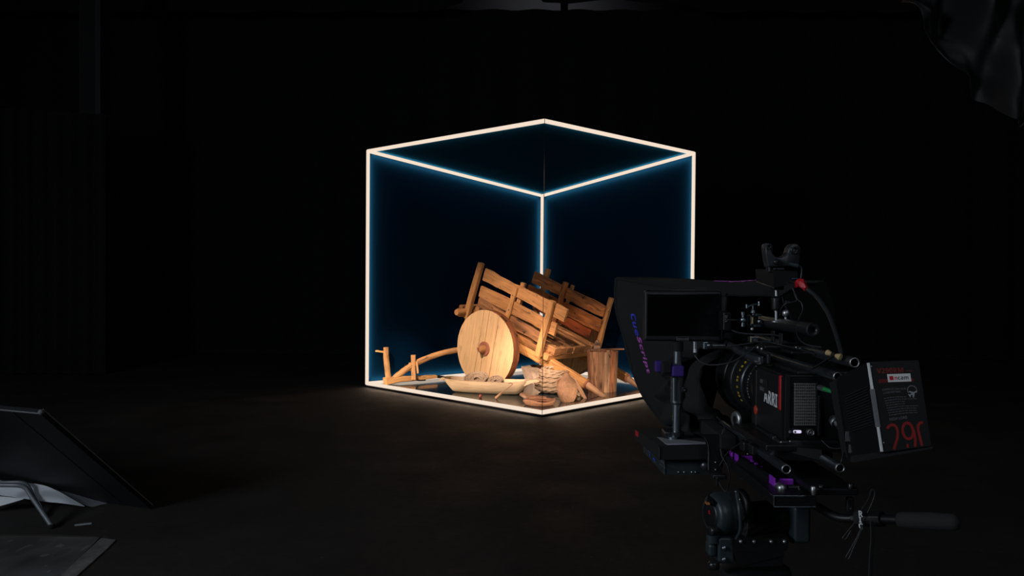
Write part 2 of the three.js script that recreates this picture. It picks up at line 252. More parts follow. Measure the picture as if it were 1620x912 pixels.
// spotlights hung over the stage, aimed at what stands in the box
const lensMat = new THREE.MeshStandardMaterial({ color: 0xffffff, emissive: new THREE.Color(1, .85, .7), emissiveIntensity: 1.2 }), canMat = std(.01, .01, .01, .5);
function stageSpot(pos, target, deg, I, pen, label, low) {
  const t = thing('spotlight', label, 'spotlight', pos), d = target.clone().sub(pos).normalize(), l = q => q.clone().sub(pos), o = V(0, 0, 0);
  part('housing', turned(d.clone().multiplyScalar(-.02), d, [[.075, .0], [.085, 0], [.085, .005], [.085, -.30], [.07, -.36], [.03, -.38], [0, -.38]].map(([r, y]) => [r, y]), 24), canMat, t);
  const lens = part('lens', turned(d.clone().multiplyScalar(-.03), d, [[0, .002], [.07, 0], [.074, -.004], [0, -.006]], 24), lensMat, t);
  part('yoke', [tube([V(-.11, 0, 0).addScaledVector(d, -.15), V(-.11, .16, -.05), V(0, .22, -.05), V(.11, .16, -.05), V(.11, 0, 0).addScaledVector(d, -.15)], .012, 24), low ? cyl([0, -pos.y, .18], [0, -.08, .18], .02) : cyl([0, .22, -.05], [0, 7.95 - pos.y, -.05], .02)], canMat, t);
  const s = new THREE.SpotLight(SPOT.color, I * SPOT.power, 0, THREE.MathUtils.degToRad(deg), pen, 2); s.position.copy(pos).addScaledVector(d, .01); s.target.position.copy(target); s.castShadow = true; s.shadow.radius = 3; scene.add(s, s.target);
}
stageSpot(V(-2.2, 4.9, -5.4), V(-.15, .62, -10.9), 8.5, 185, .55, 'black stage spotlight over the box, aimed at the cart wheel');
stageSpot(V(-2.9, 4.9, -5.6), V(-1.35, .22, -10.9), 5, 220, .6, 'black stage spotlight over the box, aimed at the plough');
stageSpot(V(-1.5, 4.9, -5.2), V(.2, .1, -9.95), 9, 140, .5, 'black stage spotlight over the box, aimed at the long trough');
stageSpot(V(-.1, 2.9, -2.0), V(.28, .20, -11.1), 3.6, 240, .7, 'black stage spotlight high behind the film camera, aimed at the rope and troughs');
stageSpot(V(-.8, 4.9, -5.0), V(.95, .45, -10.7), 7.5, 120, .55, 'black stage spotlight over the box, aimed at the bucket');
// ---------------------------------------------------------------- the ox cart, tipped onto its shafts
const WR = 0.515, cn = G(766, 614, YB), YAW = -42 * Math.PI / 180, TH = 19.5 * Math.PI / 180;
const cart = thing('ox_cart', 'old wooden ox cart with solid disc wheels, tipped forward onto its shafts', 'cart', cn); cart.rotation.y = YAW; cart.updateMatrixWorld(true);
const LIFT = WR;
// bed frame: x along the bed towards the shaft tips, y out of the bed, z across (0 = outer face of the near wheel, negative to the far side)
const bed = g => { g.rotateZ(-TH); g.translate(0, LIFT, 0); return g; };
const B = (n, g, m, l) => part(n, bed(Array.isArray(g) ? merge(g) : g), m, cart, l);
const ZN = -.36, ZF = -1.40;
function slat(x0, y0, x1, y1, h, z, o = {}) { const n = 12, R = rng(o.seed || 3), pts = []; for (let i = 0; i < n; i++) { const t = i / (n - 1); pts.push(V(x0 + (x1 - x0) * t, y0 + (y1 - y0) * t + (R() - .5) * .010 + (o.bow || 0) * Math.sin(Math.PI * t), z + (R() - .5) * .006)); } const ph = R() * 9; return loft(pts, t => [.034, h * (1 + .07 * Math.sin(t * 7 + ph)) * (o.end && t > .97 ? o.end : 1)], { j: .005, seed: o.seed, bevel: .1 }); }
function post(x0, y0, x1, y1, z, w, seed, d = w) { const pts = []; for (let i = 0; i < 8; i++) { const t = i / 7; pts.push(V(x0 + (x1 - x0) * t + Math.sin(t * 5 + seed) * .006, y0 + (y1 - y0) * t, z + Math.sin(t * 4 + seed) * .004)); } return loft(pts, t => [(d) * (1 - .1 * t), w * (1 - .12 * t)], { up: V(1, 0, 0), bevel: .3, j: .006, seed }); }
// near side
B('side_slat', slat(-.66, .805, .86, .80, .165, ZN, { seed: 4 }), M.near1);
B('side_slat', slat(-.655, .565, .77, .57, .165, ZN, { seed: 5 }), M.near2);
B('side_slat', slat(-.63, .42, .60, .375, .135, ZN + .004, { seed: 6, bow: -.012 }), M.near3);
B('post', post(-.748, .13, -.735, .945, ZN + .045, .088, 2), M.post);
B('post', post(.655, .17, .632, .915, ZN + .062, .085, 3), M.post);
B('post', post(.03, .2, .012, .925, ZN - .055, .075, 5), M.post);
const batten = B('batten', slat(0, 0, .5, 0, .075, 0, { seed: 8 }).rotateZ(Math.PI / 2).translate(-.035, .35, ZN + .032), M.post);
for (const y of [.735, .53]) part('nail', bed(turned(V(-.035, y, ZN + .047), V(-.035, y, ZN + 1), [[0, .012], [.006, .011], [.010, .006], [.011, 0]], 12)), M.nail, batten);
// far side
B('side_slat', slat(-.65, .775, .715, .765, .165, ZF, { seed: 14, end: .86 }), M.far1);
B('side_slat', slat(-.69, .56, .72, .555, .165, ZF, { seed: 15 }), M.far2);
B('side_slat', slat(-.5, .40, .60, .385, .12, ZF, { seed: 16 }), M.red);
B('post', post(-.47, .16, -.462, .965, ZF - .055, .075, 12), M.near2);
B('post', post(-.02, .2, -.012, .925, ZF + .055, .075, 13), M.far1);
B('post', post(.03, .3, .035, .90, ZF - .05, .05, 15), M.near2);
B('post', post(.745, .16, .715, .965, ZF - .055, .07, 14), M.post);
for (const [x, y] of [[.66, .80], [.665, .72], [.67, .54]]) B('nail', turned(V(x, y, ZF + .016), V(x, y, ZF + 1), [[0, .01], [.007, .009], [.011, .004], [.012, 0]], 12), M.nail);
// bed planks, each with its own ragged end
{
  const N = 7, z0 = -.415, z1 = -1.345, R = rng(91);
  for (let i = 0; i < N; i++) {
    const za = z0 + (z1 - z0) * i / N, w = (z0 - z1) / N, end = .80 + (R() - .5) * .035 + (i > 5 ? .02 : 0), y = .272 + (R() - .5) * .008, pts = [];
    for (let k = 0; k < 10; k++) pts.push(V(-.74 + (end + .74) * k / 9, y + (R() - .5) * .006 - .008, za - w / 2));
    B('bed_plank', loft(pts, [w - .008, .085 + R() * .012], { j: .007, seed: 40 + i, bevel: .16 }), M.bed);
  }
  for (let i = 0; i < 5; i++) { const z = z0 - .09 - i * .19; B('peg', bar([.745, .19, z], [.72, .325, z], .02, .022, { seed: 60 + i }), M.near2); }
}
B('end_beam', bar([.725, .175, -.36], [.725, .175, -1.42], .085, .085, { seg: 8, seed: 71, j: .006, bevel: .25 }), M.near1);
B('cross_beam', bar([-.80, .19, -.19], [-.80, .19, -1.56], .10, .10, { seg: 8, seed: 72, j: .006, bevel: .3 }), M.beam);
B('cross_beam', bar([-.885, .21, -.30], [-.885, .21, -1.46], .07, .10, { seg: 6, seed: 73, j: .006 }), M.bed);
B('peg', rod([-.755, .215, -.235], [-.755, .215, -.10], .04, { seed: 74 }), M.near1);
B('side_rail', bar([-.78, .21, -.43], [.74, .21, -.43], .07, .09, { seg: 10, seed: 75, j: .006, sway: .008 }), M.beam);
B('side_rail', bar([-.78, .21, -1.33], [.74, .21, -1.33], .07, .09, { seg: 10, seed: 76, j: .006, sway: .008 }), M.beam);
B('bolster', bar([0, .10, -.26], [0, .10, -1.5], .16, .12, { seg: 6, seed: 77, j: .006 }), M.beam);
// shafts
for (const [z, s] of [[-.47, 1], [-1.335, 2]]) {
  const pts = []; for (let i = 0; i < 22; i++) { const t = i / 21; pts.push(V(-.86 + t * 2.24, .112 - .035 * t, z - (s === 2 ? .03 * t : -.0 * t))); }
  const shaft = B('shaft', loft(pts, t => [.105 - .03 * t, .185 - .085 * Math.max(0, t - .15)], { seed: 80 + s, j: .005, bevel: .22 }), M.shaft);
  const zt = z - (s === 2 ? .03 : 0), tp = []; for (let i = 0; i < 9; i++) { const t = i / 8; tp.push(V(1.37 + t * .30, .077 - .034 * t, zt)); }
  part('shaft_tip', bed(loft(tp, t => [.078 - .022 * t, .098 - .04 * t], { prof: 'round', n: 14, seed: 83 + s, j: .004 })), M.tip, shaft, 'worn pale tip of the shaft');
  const ring = new THREE.TorusGeometry(.052, .013, 8, 24); ring.rotateY(Math.PI / 2); ring.translate(1.385, .077, zt); part('shaft_ring', bed(ring), M.hub, shaft);
}
part('axle', rod([0, LIFT, .10], [0, LIFT, -1.95], .035), M.beam, cart);
// wheels: solid discs of planks
function wheel(z0, z1, seed, nearSide) {
  const w = new THREE.Group(); w.name = 'wheel'; cart.add(w); w.position.set(0, LIFT, 0);
  const tilt = -12 * Math.PI / 180, cuts = [-.54, -.27, -.115, -.015, .075, .16, .27, .54], R = rng(seed);
  for (let i = 0; i < cuts.length - 1; i++) {
    const gap = k => (k === 3 || k === 5 || k === 2) ? .0020 : .0003, a = Math.max(-WR + .001, cuts[i] + gap(i)), b = Math.min(WR - .001, cuts[i + 1] - gap(i + 1)), pts = [], n = 18;
    const rim = x => Math.sqrt(Math.max(0, WR * WR - x * x));
    for (let k = 0; k <= n; k++) { const x = a + (b - a) * k / n; pts.push(new THREE.Vector2(x, rim(x) - R() * .005)); } for (let k = n; k >= 0; k--) { const x = a + (b - a) * k / n; pts.push(new THREE.Vector2(x, -rim(x) + R() * .005)); }
    const th = Math.abs(z1 - z0), g = new THREE.ExtrudeGeometry(new THREE.Shape(pts), { depth: th - .008, bevelEnabled: true, bevelThickness: .003, bevelSize: .0006, bevelSegments: 1, bevelOffset: -.0006 });
    const u = g.attributes.uv, p = g.attributes.position, nn = g.attributes.normal; for (let k = 0; k < u.count; k++) u.setXY(k, p.getY(k) + i * .31, Math.abs(nn.getZ(k)) > .5 ? p.getX(k) + i * .13 : p.getZ(k) + i * .2);
    g.rotateZ(tilt); g.translate(0, 0, Math.min(z0, z1) + .004 + (R() - .5) * .0012);
    const m = new THREE.Mesh(g, [M.wheel, M.tread]); m.name = 'plank'; w.add(m);
  }
  const s = nearSide ? 1 : -1, o = nearSide ? z0 : z1;
  part('hub_plate', turned(V(0, 0, o), V(0, 0, o + s), [[.095, -.002], [.095, .012], [.085, .018], [.05, .018], [.05, .01]], 32), M.hub, w);
  part('hub', turned(V(0, 0, o), V(0, 0, o + s), [[.05, .01], [.05, .06], [.042, .075], [.036, .10], [.03, .104], [0, .104]], 28), M.near2, w);
  part('axle_pin', rod([0, -.03, o + s * .10], [0, .02, o + s * .13], .012), M.hub, w);
  sh(w); return w;
}
wheel(0, -.12, 5, true); wheel(-1.63 - .12 + .0, -1.63 - .24 + .12 - .12, 7, false);
// ---------------------------------------------------------------- the other things in the box
// plough at the left
{
  const a = G(609, 609, YB), b = G(690, 603.5, YB); const t = thing('plough', 'pale wooden plough with a curved beam and upright handle, left of the cart', 'plough', a);
  const dir = b.clone().sub(a).normalize(), up = V(0, 1, 0), D = a.z, at = (px, py, f = 0) => P(px, py, -(a.z + (b.z - a.z) * f));
  wpart('sole', loft([a.clone().setY(.065), a.clone().lerp(b, .3).setY(.085), a.clone().lerp(b, .6).setY(.082), b.clone().setY(.085)], t => [.13 - .05 * t, .095 - .05 * t], { seed: 3, j: .006, bevel: .25 }), M.plough, t);
  wpart('share', loft([b.clone().setY(.085), b.clone().addScaledVector(dir, .12).setY(.07), b.clone().addScaledVector(dir, .22).setY(.04)], t => [.085 - .06 * t, .04 - .02 * t], { seed: 5 }), M.iron, t);
  wpart('handle_post', loft(curve([at(615, 605, .08), at(613, 585, .06), at(611, 565, .05), at(611, 550, .05)], 12), t => [.082 - .012 * t, .085 - .01 * t], { seed: 4, prof: 'round', n: 14, j: .006, up: V(0, 0, 1) }), M.plough, t);
  wpart('grip', rod(at(608, 557.5, .05), at(594, 555.5, .03), .014, { seed: 9 }), M.plough, t);
  wpart('beam', loft(curve([at(620, 604, .10), at(630, 594, .2), at(645, 583, .35), at(660, 574, .5), at(690, 562, .8), at(724, 554, 1.1), at(765, 549, 1.35)], 30), t => [.075 - .01 * t, .088 - .012 * t], { seed: 6, prof: 'round', n: 14, j: .005 }), M.plough, t);
  wpart('upright', loft([at(655, 601, .42), at(654.5, 585, .42), at(654, 562, .42)], [.06, .066], { seed: 7, bevel: .2, j: .004, up: V(0, 0, 1) }), M.plough, t);
  wpart('wedge', bar(at(648.5, 574, .40), at(649.5, 587, .40), .03, .018, { seed: 8, up: V(0, 0, 1) }), M.plough, t);
  wpart('wedge', bar(at(659, 572, .40), at(661, 591, .40), .03, .02, { seed: 9, up: V(0, 0, 1) }), M.plough, t);
  wpart('iron_rod', tube([at(656.8, 579, .36), at(658, 590, .36), at(659, 600.5, .38), at(660.5, 602, .4), at(673, 602, .6)], .009, 40), M.iron, t);
  wpart('iron_rod', rod(at(640.5, 577, .42), at(645, 584.5, .42), .01), M.iron, t);
}
// long dugout trough
{
  const a = G(716, 618, YB), b = G(826, 623.5, YB), c = a.clone().lerp(b, .5).add(V(0, 0, .10)), dir = b.clone().sub(a).normalize(), yaw = Math.atan2(-dir.z, dir.x);
  const t = thing('dugout_trough', 'long shallow pale wooden trough with rope coils in it, before the wheel', 'trough', c); t.rotation.y = yaw; t.updateMatrixWorld(true);
  const L = .56, W = .18, H = .165, nu = 44, nv = 20;
  const shape = (off, x, ph) => {                       // ph 0..1 across the hull, x -1..1 along
    const s = Math.pow(1 - Math.pow(Math.abs(x), 4.5), .45), w = (W - off) * (.3 + .7 * s), d = (H - off * .8) * Math.min(1, 3.0 * Math.pow(Math.max(0, 1 - Math.abs(x)), .78));
    const q = Math.cos(ph * Math.PI), yy = Math.pow(1 - Math.pow(Math.abs(q), 3), .62), lip = .022 * Math.pow(Math.abs(x), 3);
    return V(x * (L - off * .8), H + lip - d * yy, -w * q);
  };
  const grid = (f, flip) => { const pos = [], uv = []; for (let i = 0; i < nu; i++) for (let j = 0; j < nv; j++) { const q = [[0, 0], [1, 0], [1, 1], [0, 0], [1, 1], [0, 1]]; if (flip) q.reverse(); for (const [m, n] of q) { const p = f(-1 + 2 * (i + m) / nu, (j + n) / nv); pos.push(p.x, p.y, p.z); uv.push(p.x, (j + n) / nv * .5); } } return tri(pos, uv, 1.0); };
  const outer = grid((x, p) => shape(0, x, p), false), inner = grid((x, p) => shape(.026, x, p), true);
  const rim = (() => { const pos = [], uv = []; for (const p of [0, 1]) for (let i = 0; i < nu; i++) { const x0 = -1 + 2 * i / nu, x1 = -1 + 2 * (i + 1) / nu, a = shape(0, x0, p), b = shape(0, x1, p), c = shape(.026, x1, p), d = shape(.026, x0, p); for (const q of p ? [a, b, c, a, c, d] : [a, c, b, a, d, c]) { pos.push(q.x, q.y, q.z); uv.push(q.x, q.z); } } return tri(pos, uv, .5); })();
  part('hull', [outer, inner, rim], M.trough, t);
  part('lug', loft([V(-L * .93, H - .01, 0), V(-L * 1.0, H + .006, 0), V(-L * 1.10, H - .012, .01)], t => [.15 - .05 * t, .05 - .02 * t], { seed: 4, j: .012, bevel: .3 }), M.trough, t, 'chipped end lug');
  part('lug', loft([V(L * .9, H - .015, 0), V(L * 1.02, H + .012, 0), V(L * 1.14, H + .02, -.02), V(L * 1.2, H + .015, -.03)], t => [.2 - .1 * t, .06 - .035 * t], { seed: 6, j: .014, bevel: .3 }), M.trough, t, 'chipped end lug');
  // two coils of cord lying in it
  t.updateMatrixWorld(true);
  const coil = (x, z, r, turns, lab, tiltX, hgt) => {
    const pts = [], R = rng(x * 1000 | 0), n = turns * 26; for (let i = 0; i <= n; i++) { const k = i / n, a = i / 26 * 2 * Math.PI, rr = r * (.2 + .8 * k) * (1 + .012 * Math.sin(a * 3.3)); pts.push(V(Math.cos(a) * rr, .022 - .02 * (1 - k) + .004 * Math.sin(a * 1.7), Math.sin(a) * rr)); }
    const g = loft(curve(pts, n * 3), [.0215, .0215], { prof: 'rope', n: 10, twist: 55, crease: .9 }); const g2 = []; for (let q = 0; q < 3; q++) { const c2 = []; for (let i = 0; i <= 26; i++) { const a = i / 26 * 2 * Math.PI; c2.push(V(Math.cos(a) * r * (.98 - q * .03), -.022 * (q + 1) + .006 * Math.sin(a * 2 + q), Math.sin(a) * r * (.98 - q * .03))); } g2.push(loft(c2, [.022, .022], { prof: 'rope', n: 9, twist: 50, crease: 1.2 })); }
    const m = merge([g, ...g2]); m.rotateX(tiltX); m.rotateY(yaw); const w = t.localToWorld(V(x, hgt, z)); m.translate(w.x, w.y, w.z);
    single('cord_coil', m, M.thinRope, lab, 'rope');
  };
  coil(-.145, -.01, .155, 6, 'larger coil of thin cord lying in the long trough', .46, .165);
  coil(.115, .0, .10, 4, 'smaller coil of thin cord at the right in the long trough', .46, .15);
}
// deep block trough behind
{
  const y = u => -YAW + u; const a = G(824, 607, YB); const t = thing('block_trough', 'squared deep trough of pale worn wood behind the rope heap', 'trough', a); t.rotation.y = -36 * Math.PI / 180; t.updateMatrixWorld(true);
  const L = .56, D = .32, H = .235, w = .035, tp = .05;   // near left lower corner is the origin, x along, -z deep
  const q = (x, y, z) => V(x, y, z);
  const wall = (x0, z0, x1, z1, o) => hexa([q(x0, H, z0), q(x1, H, z1), q(x1 + o[2], 0, z1 + o[3]), q(x0 + o[0], 0, z0 + o[1])], [q(x0 + o[4], H, z0 + o[5]), q(x1 + o[6], H, z1 + o[7]), q(x1 + o[6] * 1.1 + o[2], 0, z1 + o[7] + o[3]), q(x0 + o[4] * 1.1 + o[0], 0, z0 + o[5] + o[1])]);
  part('front_wall', wall(0, 0, L, 0, [tp, -tp, -tp, -tp, 0, -w, 0, -w]), M.stone, t);
  part('back_wall', wall(0, -D + w, L, -D + w, [tp, tp, -tp, tp, 0, -w, 0, -w]), M.stone, t);
  part('end_wall', wall(0, -D + w, 0, -w, [tp, tp, tp, -tp, w, 0, w, 0]), M.stone, t);
  part('end_wall', wall(L - w, -D + w, L - w, -w, [-tp, tp, -tp, -tp, w, 0, w, 0]), M.stone, t);
  const g = new THREE.BoxGeometry(L - 2 * tp, .05, D - 2 * tp); g.translate(L / 2, .025, -D / 2); part('bottom', g, M.stone, t);
}
// heap of thick rope
{
  const c = G(873, 620, YB).add(V(0, 0, .07)), pts = [], R = rng(17); let a = 0;
  for (let k = 0; k < 9; k++) { const layer = k / 8, cx = (R() - .5) * .03 + layer * .03, cz = (R() - .5) * .025, r = .205 - .05 * layer * layer + (R() - .5) * .022, tx = (R() - .5) * .035, tz = (R() - .5) * .035, n = 34; for (let i = 0; i < n; i++) { const b = i / n * 2 * Math.PI; pts.push(V(c.x + cx + Math.cos(b) * r, YB + .028 + (k + i / n) * .031 + Math.cos(b) * tx * .5 + Math.sin(b) * tz * .5 + (layer > 0 ? 0 : Math.abs(.02)), c.z + cz + Math.sin(b) * r)); } }
  const low = []; for (let k = 0; k < 5; k++) { const r = .165 - k * .012, p2 = []; for (let i = 0; i <= 30; i++) { const b = i / 30 * 2 * Math.PI; p2.push(V(c.x + .01 + Math.cos(b) * r, YB + .035 + k * .052, c.z + Math.sin(b) * r)); } low.push(loft(curve(p2, 110), [.046, .046], { prof: 'rope', n: 12, twist: 24, crease: .9 })); }
  const tail = curve([pts[0], V(c.x + .26, YB + .03, c.z + .1), V(c.x + .33, YB + .028, c.z + .22), V(c.x + .31, YB + .028, c.z + .36)], 22);
  single('rope_heap', [loft(curve(pts, 1100), [.043, .043], { prof: 'rope', n: 14, twist: 24, crease: .9 }), ...low, loft(tail, [.044, .044], { prof: 'rope', n: 12, twist: 26, crease: 1.2 })], M.rope, 'thick heap of coiled rope behind the clay jug', 'rope');
}
// jug
{
  const c = G(898, 636, YB), t = thing('clay_jug', 'round narrow-necked clay jug leaning on the rope heap', 'jug', c); const s = .0078;
  const prof = [[0, 0], [8, 0], [10, 1], [13, 7], [15.3, 14], [15.6, 20], [14.8, 27], [11.5, 33], [7, 37.5], [4.6, 40.5], [4, 43.5], [4.7, 45.5], [4.5, 46], [3.2, 45.6], [2.8, 42], [2.8, 38]].map(([r, y]) => [r * s, y * s]);
  const g = lathe(new THREE.SplineCurve(prof.map(q => new THREE.Vector2(...q))).getPoints(60).map(q => [Math.max(0, q.x), q.y]), 48); g.rotateZ(.05); part('body', g, M.clay, t);
  part('handle', tube([V(-.085, .27, .02), V(-.115, .262, .02), V(-.128, .235, .02), V(-.118, .205, .02)], .011, 24), M.clay, t); 
}
// bent hoop standing behind the jug
{
  const pts = curve([P(902, 598, 9.95), P(911, 606, 9.9), P(918, 617, 9.85), P(924, 628, 9.8), P(928.5, 637.5, 9.72)], 20);
  single('wooden_hoop', loft(pts, t => [.03, .055 - .02 * t], { seed: 3, j: .006, up: V(1, 0, .4), bevel: .2 }), M.tip, 'bent strip of brown wood standing to the right of the jug', 'hoop');
}
// broken dish with two shards
{
  const c = G(853, 641, YB), t = thing('clay_dish', 'shallow broken clay dish at the front corner of the box', 'dish', c);
  const g = lathe([[0, 0], [.14, 0], [.165, .012], [.185, .045], [.187, .062], [.178, .068], [.168, .055], [.15, .028], [.10, .02], [0, .02]], 44); const p = g.attributes.position; for (let i = 0; i < p.count; i++) { const y = p.getY(i); if (y > .03) p.setY(i, y + .012 * Math.sin(Math.atan2(p.getZ(i), p.getX(i)) * 3 + 1)); } g.computeVertexNormals(); part('bowl', g, M.dish, t);
  const sc = (name, q, m, seed, lab) => single(name, q, m, lab, 'shard');
  const chip = (pts, mat, lab, s) => { const path = pts.map(k => k); const g = loft(path, t => [.13 - .03 * Math.abs(t - .4), .022], { seed: s, j: .016, bevel: .25 }); return single('pottery_shard', g, mat, lab, 'shard'); };
  chip([V(c.x - .12, YB + .085, c.z + .03), V(c.x - .06, YB + .09, c.z + .02), V(c.x + .02, YB + .082, c.z + .01), V(c.x + .08, YB + .075, c.z + .01)], M.dish, 'curved brown pottery shard lying across the broken dish', 7);
  const d = G(824, 634, YB); chip([V(d.x, YB + .075, d.z - .02), V(d.x + .07, YB + .05, d.z - .0), V(d.x + .14, YB + .03, d.z + .02)], M.shard, 'pale pottery shard leaning behind the broken dish', 9);
}
// bucket of staves
{
  const c = G(953, 618.5, YB), t = thing('stave_bucket', 'tall wooden stave bucket at the end of the cart', 'bucket', c);
  const H = .515, R0 = .182, R1 = .20, N = 16, R = rng(8);
  for (let i = 0; i < N; i++) {
    const a0 = i / N * 2 * Math.PI + .006, a1 = (i + 1) / N * 2 * Math.PI - .006, ear = false, top = H + (R() - .5) * .012, k = 4, f = [];
    const sec = (y, s) => { const r = R0 + (R1 - R0) * y / H; const o = []; for (let j = 0; j <= k; j++) { const a = a0 + (a1 - a0) * j / k; o.push(V(Math.cos(a) * r, y, Math.sin(a) * r)); } for (let j = k; j >= 0; j--) { const a = a0 + (a1 - a0) * j / k; o.push(V(Math.cos(a) * (r - .022), y, Math.sin(a) * (r - .022))); } return o; };
    const pos = [], uv = [], A = sec(0), Bq = sec(top), n = A.length; const p3 = (q, u, v) => { pos.push(q.x, q.y, q.z); uv.push(u + i * .23, v + i * .07); };
    for (let j = 0; j < n; j++) { const m = (j + 1) % n; p3(A[j], 0, j * .02); p3(Bq[j], top, j * .02); p3(Bq[m], top, (j + 1) * .02); p3(A[j], 0, j * .02); p3(Bq[m], top, (j + 1) * .02); p3(A[m], 0, (j + 1) * .02); }
    for (const [S, fl] of [[A, 0], [Bq, 1]]) for (let j = 1; j < n - 1; j++) { const q = fl ? [S[0], S[j + 1], S[j]] : [S[0], S[j], S[j + 1]]; q.forEach(w => p3(w, w.x, w.z)); }
    part('stave', tri(pos, uv, .5), [M.stave, M.stave, M.staveRed, M.stave, M.stavePale][(i * 7 + 3) % 5], t);
  }
  part('bottom', cyl([0, .02, 0], [0, .045, 0], R0 - .024, R0 - .024), M.stave, t);
  for (const y of [.36]) { const g = new THREE.TorusGeometry(R0 + (R1 - R0) * y / H, .0022, 6, 60); g.rotateX(Math.PI / 2); g.translate(0, y, 0); part('hoop', g, M.stave, t); }
  { const s = new THREE.Shape(); s.moveTo(-.042, -.08); s.lineTo(-.042, .03); s.quadraticCurveTo(-.036, .10, .004, .135); s.quadraticCurveTo(.042, .09, .044, .02); s.lineTo(.042, -.08); s.closePath(); const h = new THREE.Path(); h.absellipse(0, .02, .017, .017, 0, 7); s.holes.push(h); const g = new THREE.ExtrudeGeometry(s, { depth: .018, bevelEnabled: true, bevelSize: .003, bevelThickness: .003, bevelSegments: 2 }); g.rotateY(-.35); g.translate(-.052, H, -.19); part('ear', g, M.stavePale, t, 'pale upright ear with a hole'); }
  const q = t.position; single('ladle', [bar(V(q.x - .09, YB + H + .022, q.z + .06), V(q.x + .27, YB + H + .03, q.z + .03), .045, .016, { seg: 6, seed: 5, j: .004 }), bar(V(q.x - .17, YB + H + .02, q.z + .06), V(q.x - .08, YB + H + .02, q.z + .06), .09, .02, { seed: 6 })], M.stave, 'flat brown wooden paddle lying across the bucket rim', 'paddle');
}
// hooked twig and nut before the trough
{
  const a = G(784, 631, YB + .01), b = P(794, 621.5, -a.z), k = tube([b, P(800, 617, -a.z), P(808, 611, -a.z), P(811, 608, -a.z), P(808, 606.5, -a.z), P(804, 607.5, -a.z)], .005, 40, 6);
  single('hooked_twig', [loft([a, a.clone().lerp(b, .5), b], t => [.036 - .014 * t, .036 - .014 * t], { prof: 'round', n: 10, seed: 4, j: .005 }), k, rod(b, P(793, 625.5, -a.z + .02), .006)], M.tip, 'hooked twig leaning against the front of the long trough', 'twig');
  const n = G(760, 630, YB); const g = ball(V(0, 0, 0), .02, 18); g.scale(1, 1.15, 1); g.translate(n.x, YB + .022, n.z); single('nut', [g, rod(V(n.x, YB + .042, n.z), V(n.x + .002, YB + .05, n.z), .004)], M.nut, 'small dark red nut on the glossy floor before the trough', 'nut');
}
// ---------------------------------------------------------------- the film camera rig in the foreground
const sans = await new FontLoader().loadAsync('fonts/droid/droid_sans_bold.typeface.json');
function letters(str, h, right, up, at, deep = .0006, font = sans) {      // raised lettering: origin at the lower left
  const g = new TextGeometry(str, { font, size: h, depth: deep, curveSegments: 4, bevelEnabled: false }); const n = right.clone().cross(up);
  g.applyMatrix4(new THREE.Matrix4().makeBasis(right, up, n).setPosition(at)); return g;
}
const R_ = V(1, 0, 0), U_ = V(0, 1, 0), TOW = V(0, 0, 1);
const K = {
  blk: std(.007, .007, .008, .42), matte: std(.006, .006, .0065, .85), anod: std(.05, .053, .057, .32, .7), steel: std(.62, .62, .63, .42, 1), gun: std(.36, .40, .44, .36, 1), teal: std(.032, .044, .050, .42, .2),
  cloth: std(.011, .011, .012, .95, 0, { bumpMap: clothBump, bumpScale: .001 }), purple: std(.34, .035, .60, .45, .2), strap: std(.05, .02, .22, .7), screen: std(.004, .004, .005, .12), carbon: std(1, 1, 1, .4, 0, { map: carbon }),
  white: std(.75, .75, .75, .6), red: std(.55, .012, .02, .5), blue: std(.02, .07, .6, .5), lilac: std(.50, .40, .62, .5), yellow: std(.7, .5, .03, .6), green: std(.01, .25, .06, .5), grey: std(.16, .16, .17, .6), tan: std(.55, .38, .17, .7), cable: std(.022, .025, .028, .45), violet: std(.62, .12, .60, .7), ink: std(.05, .06, .62, .7), orange: std(.5, .16, .04, .6),
};
const tk = (pts, r, n = 40) => tube(pts.map(q => P(...q)), r, n, 8);

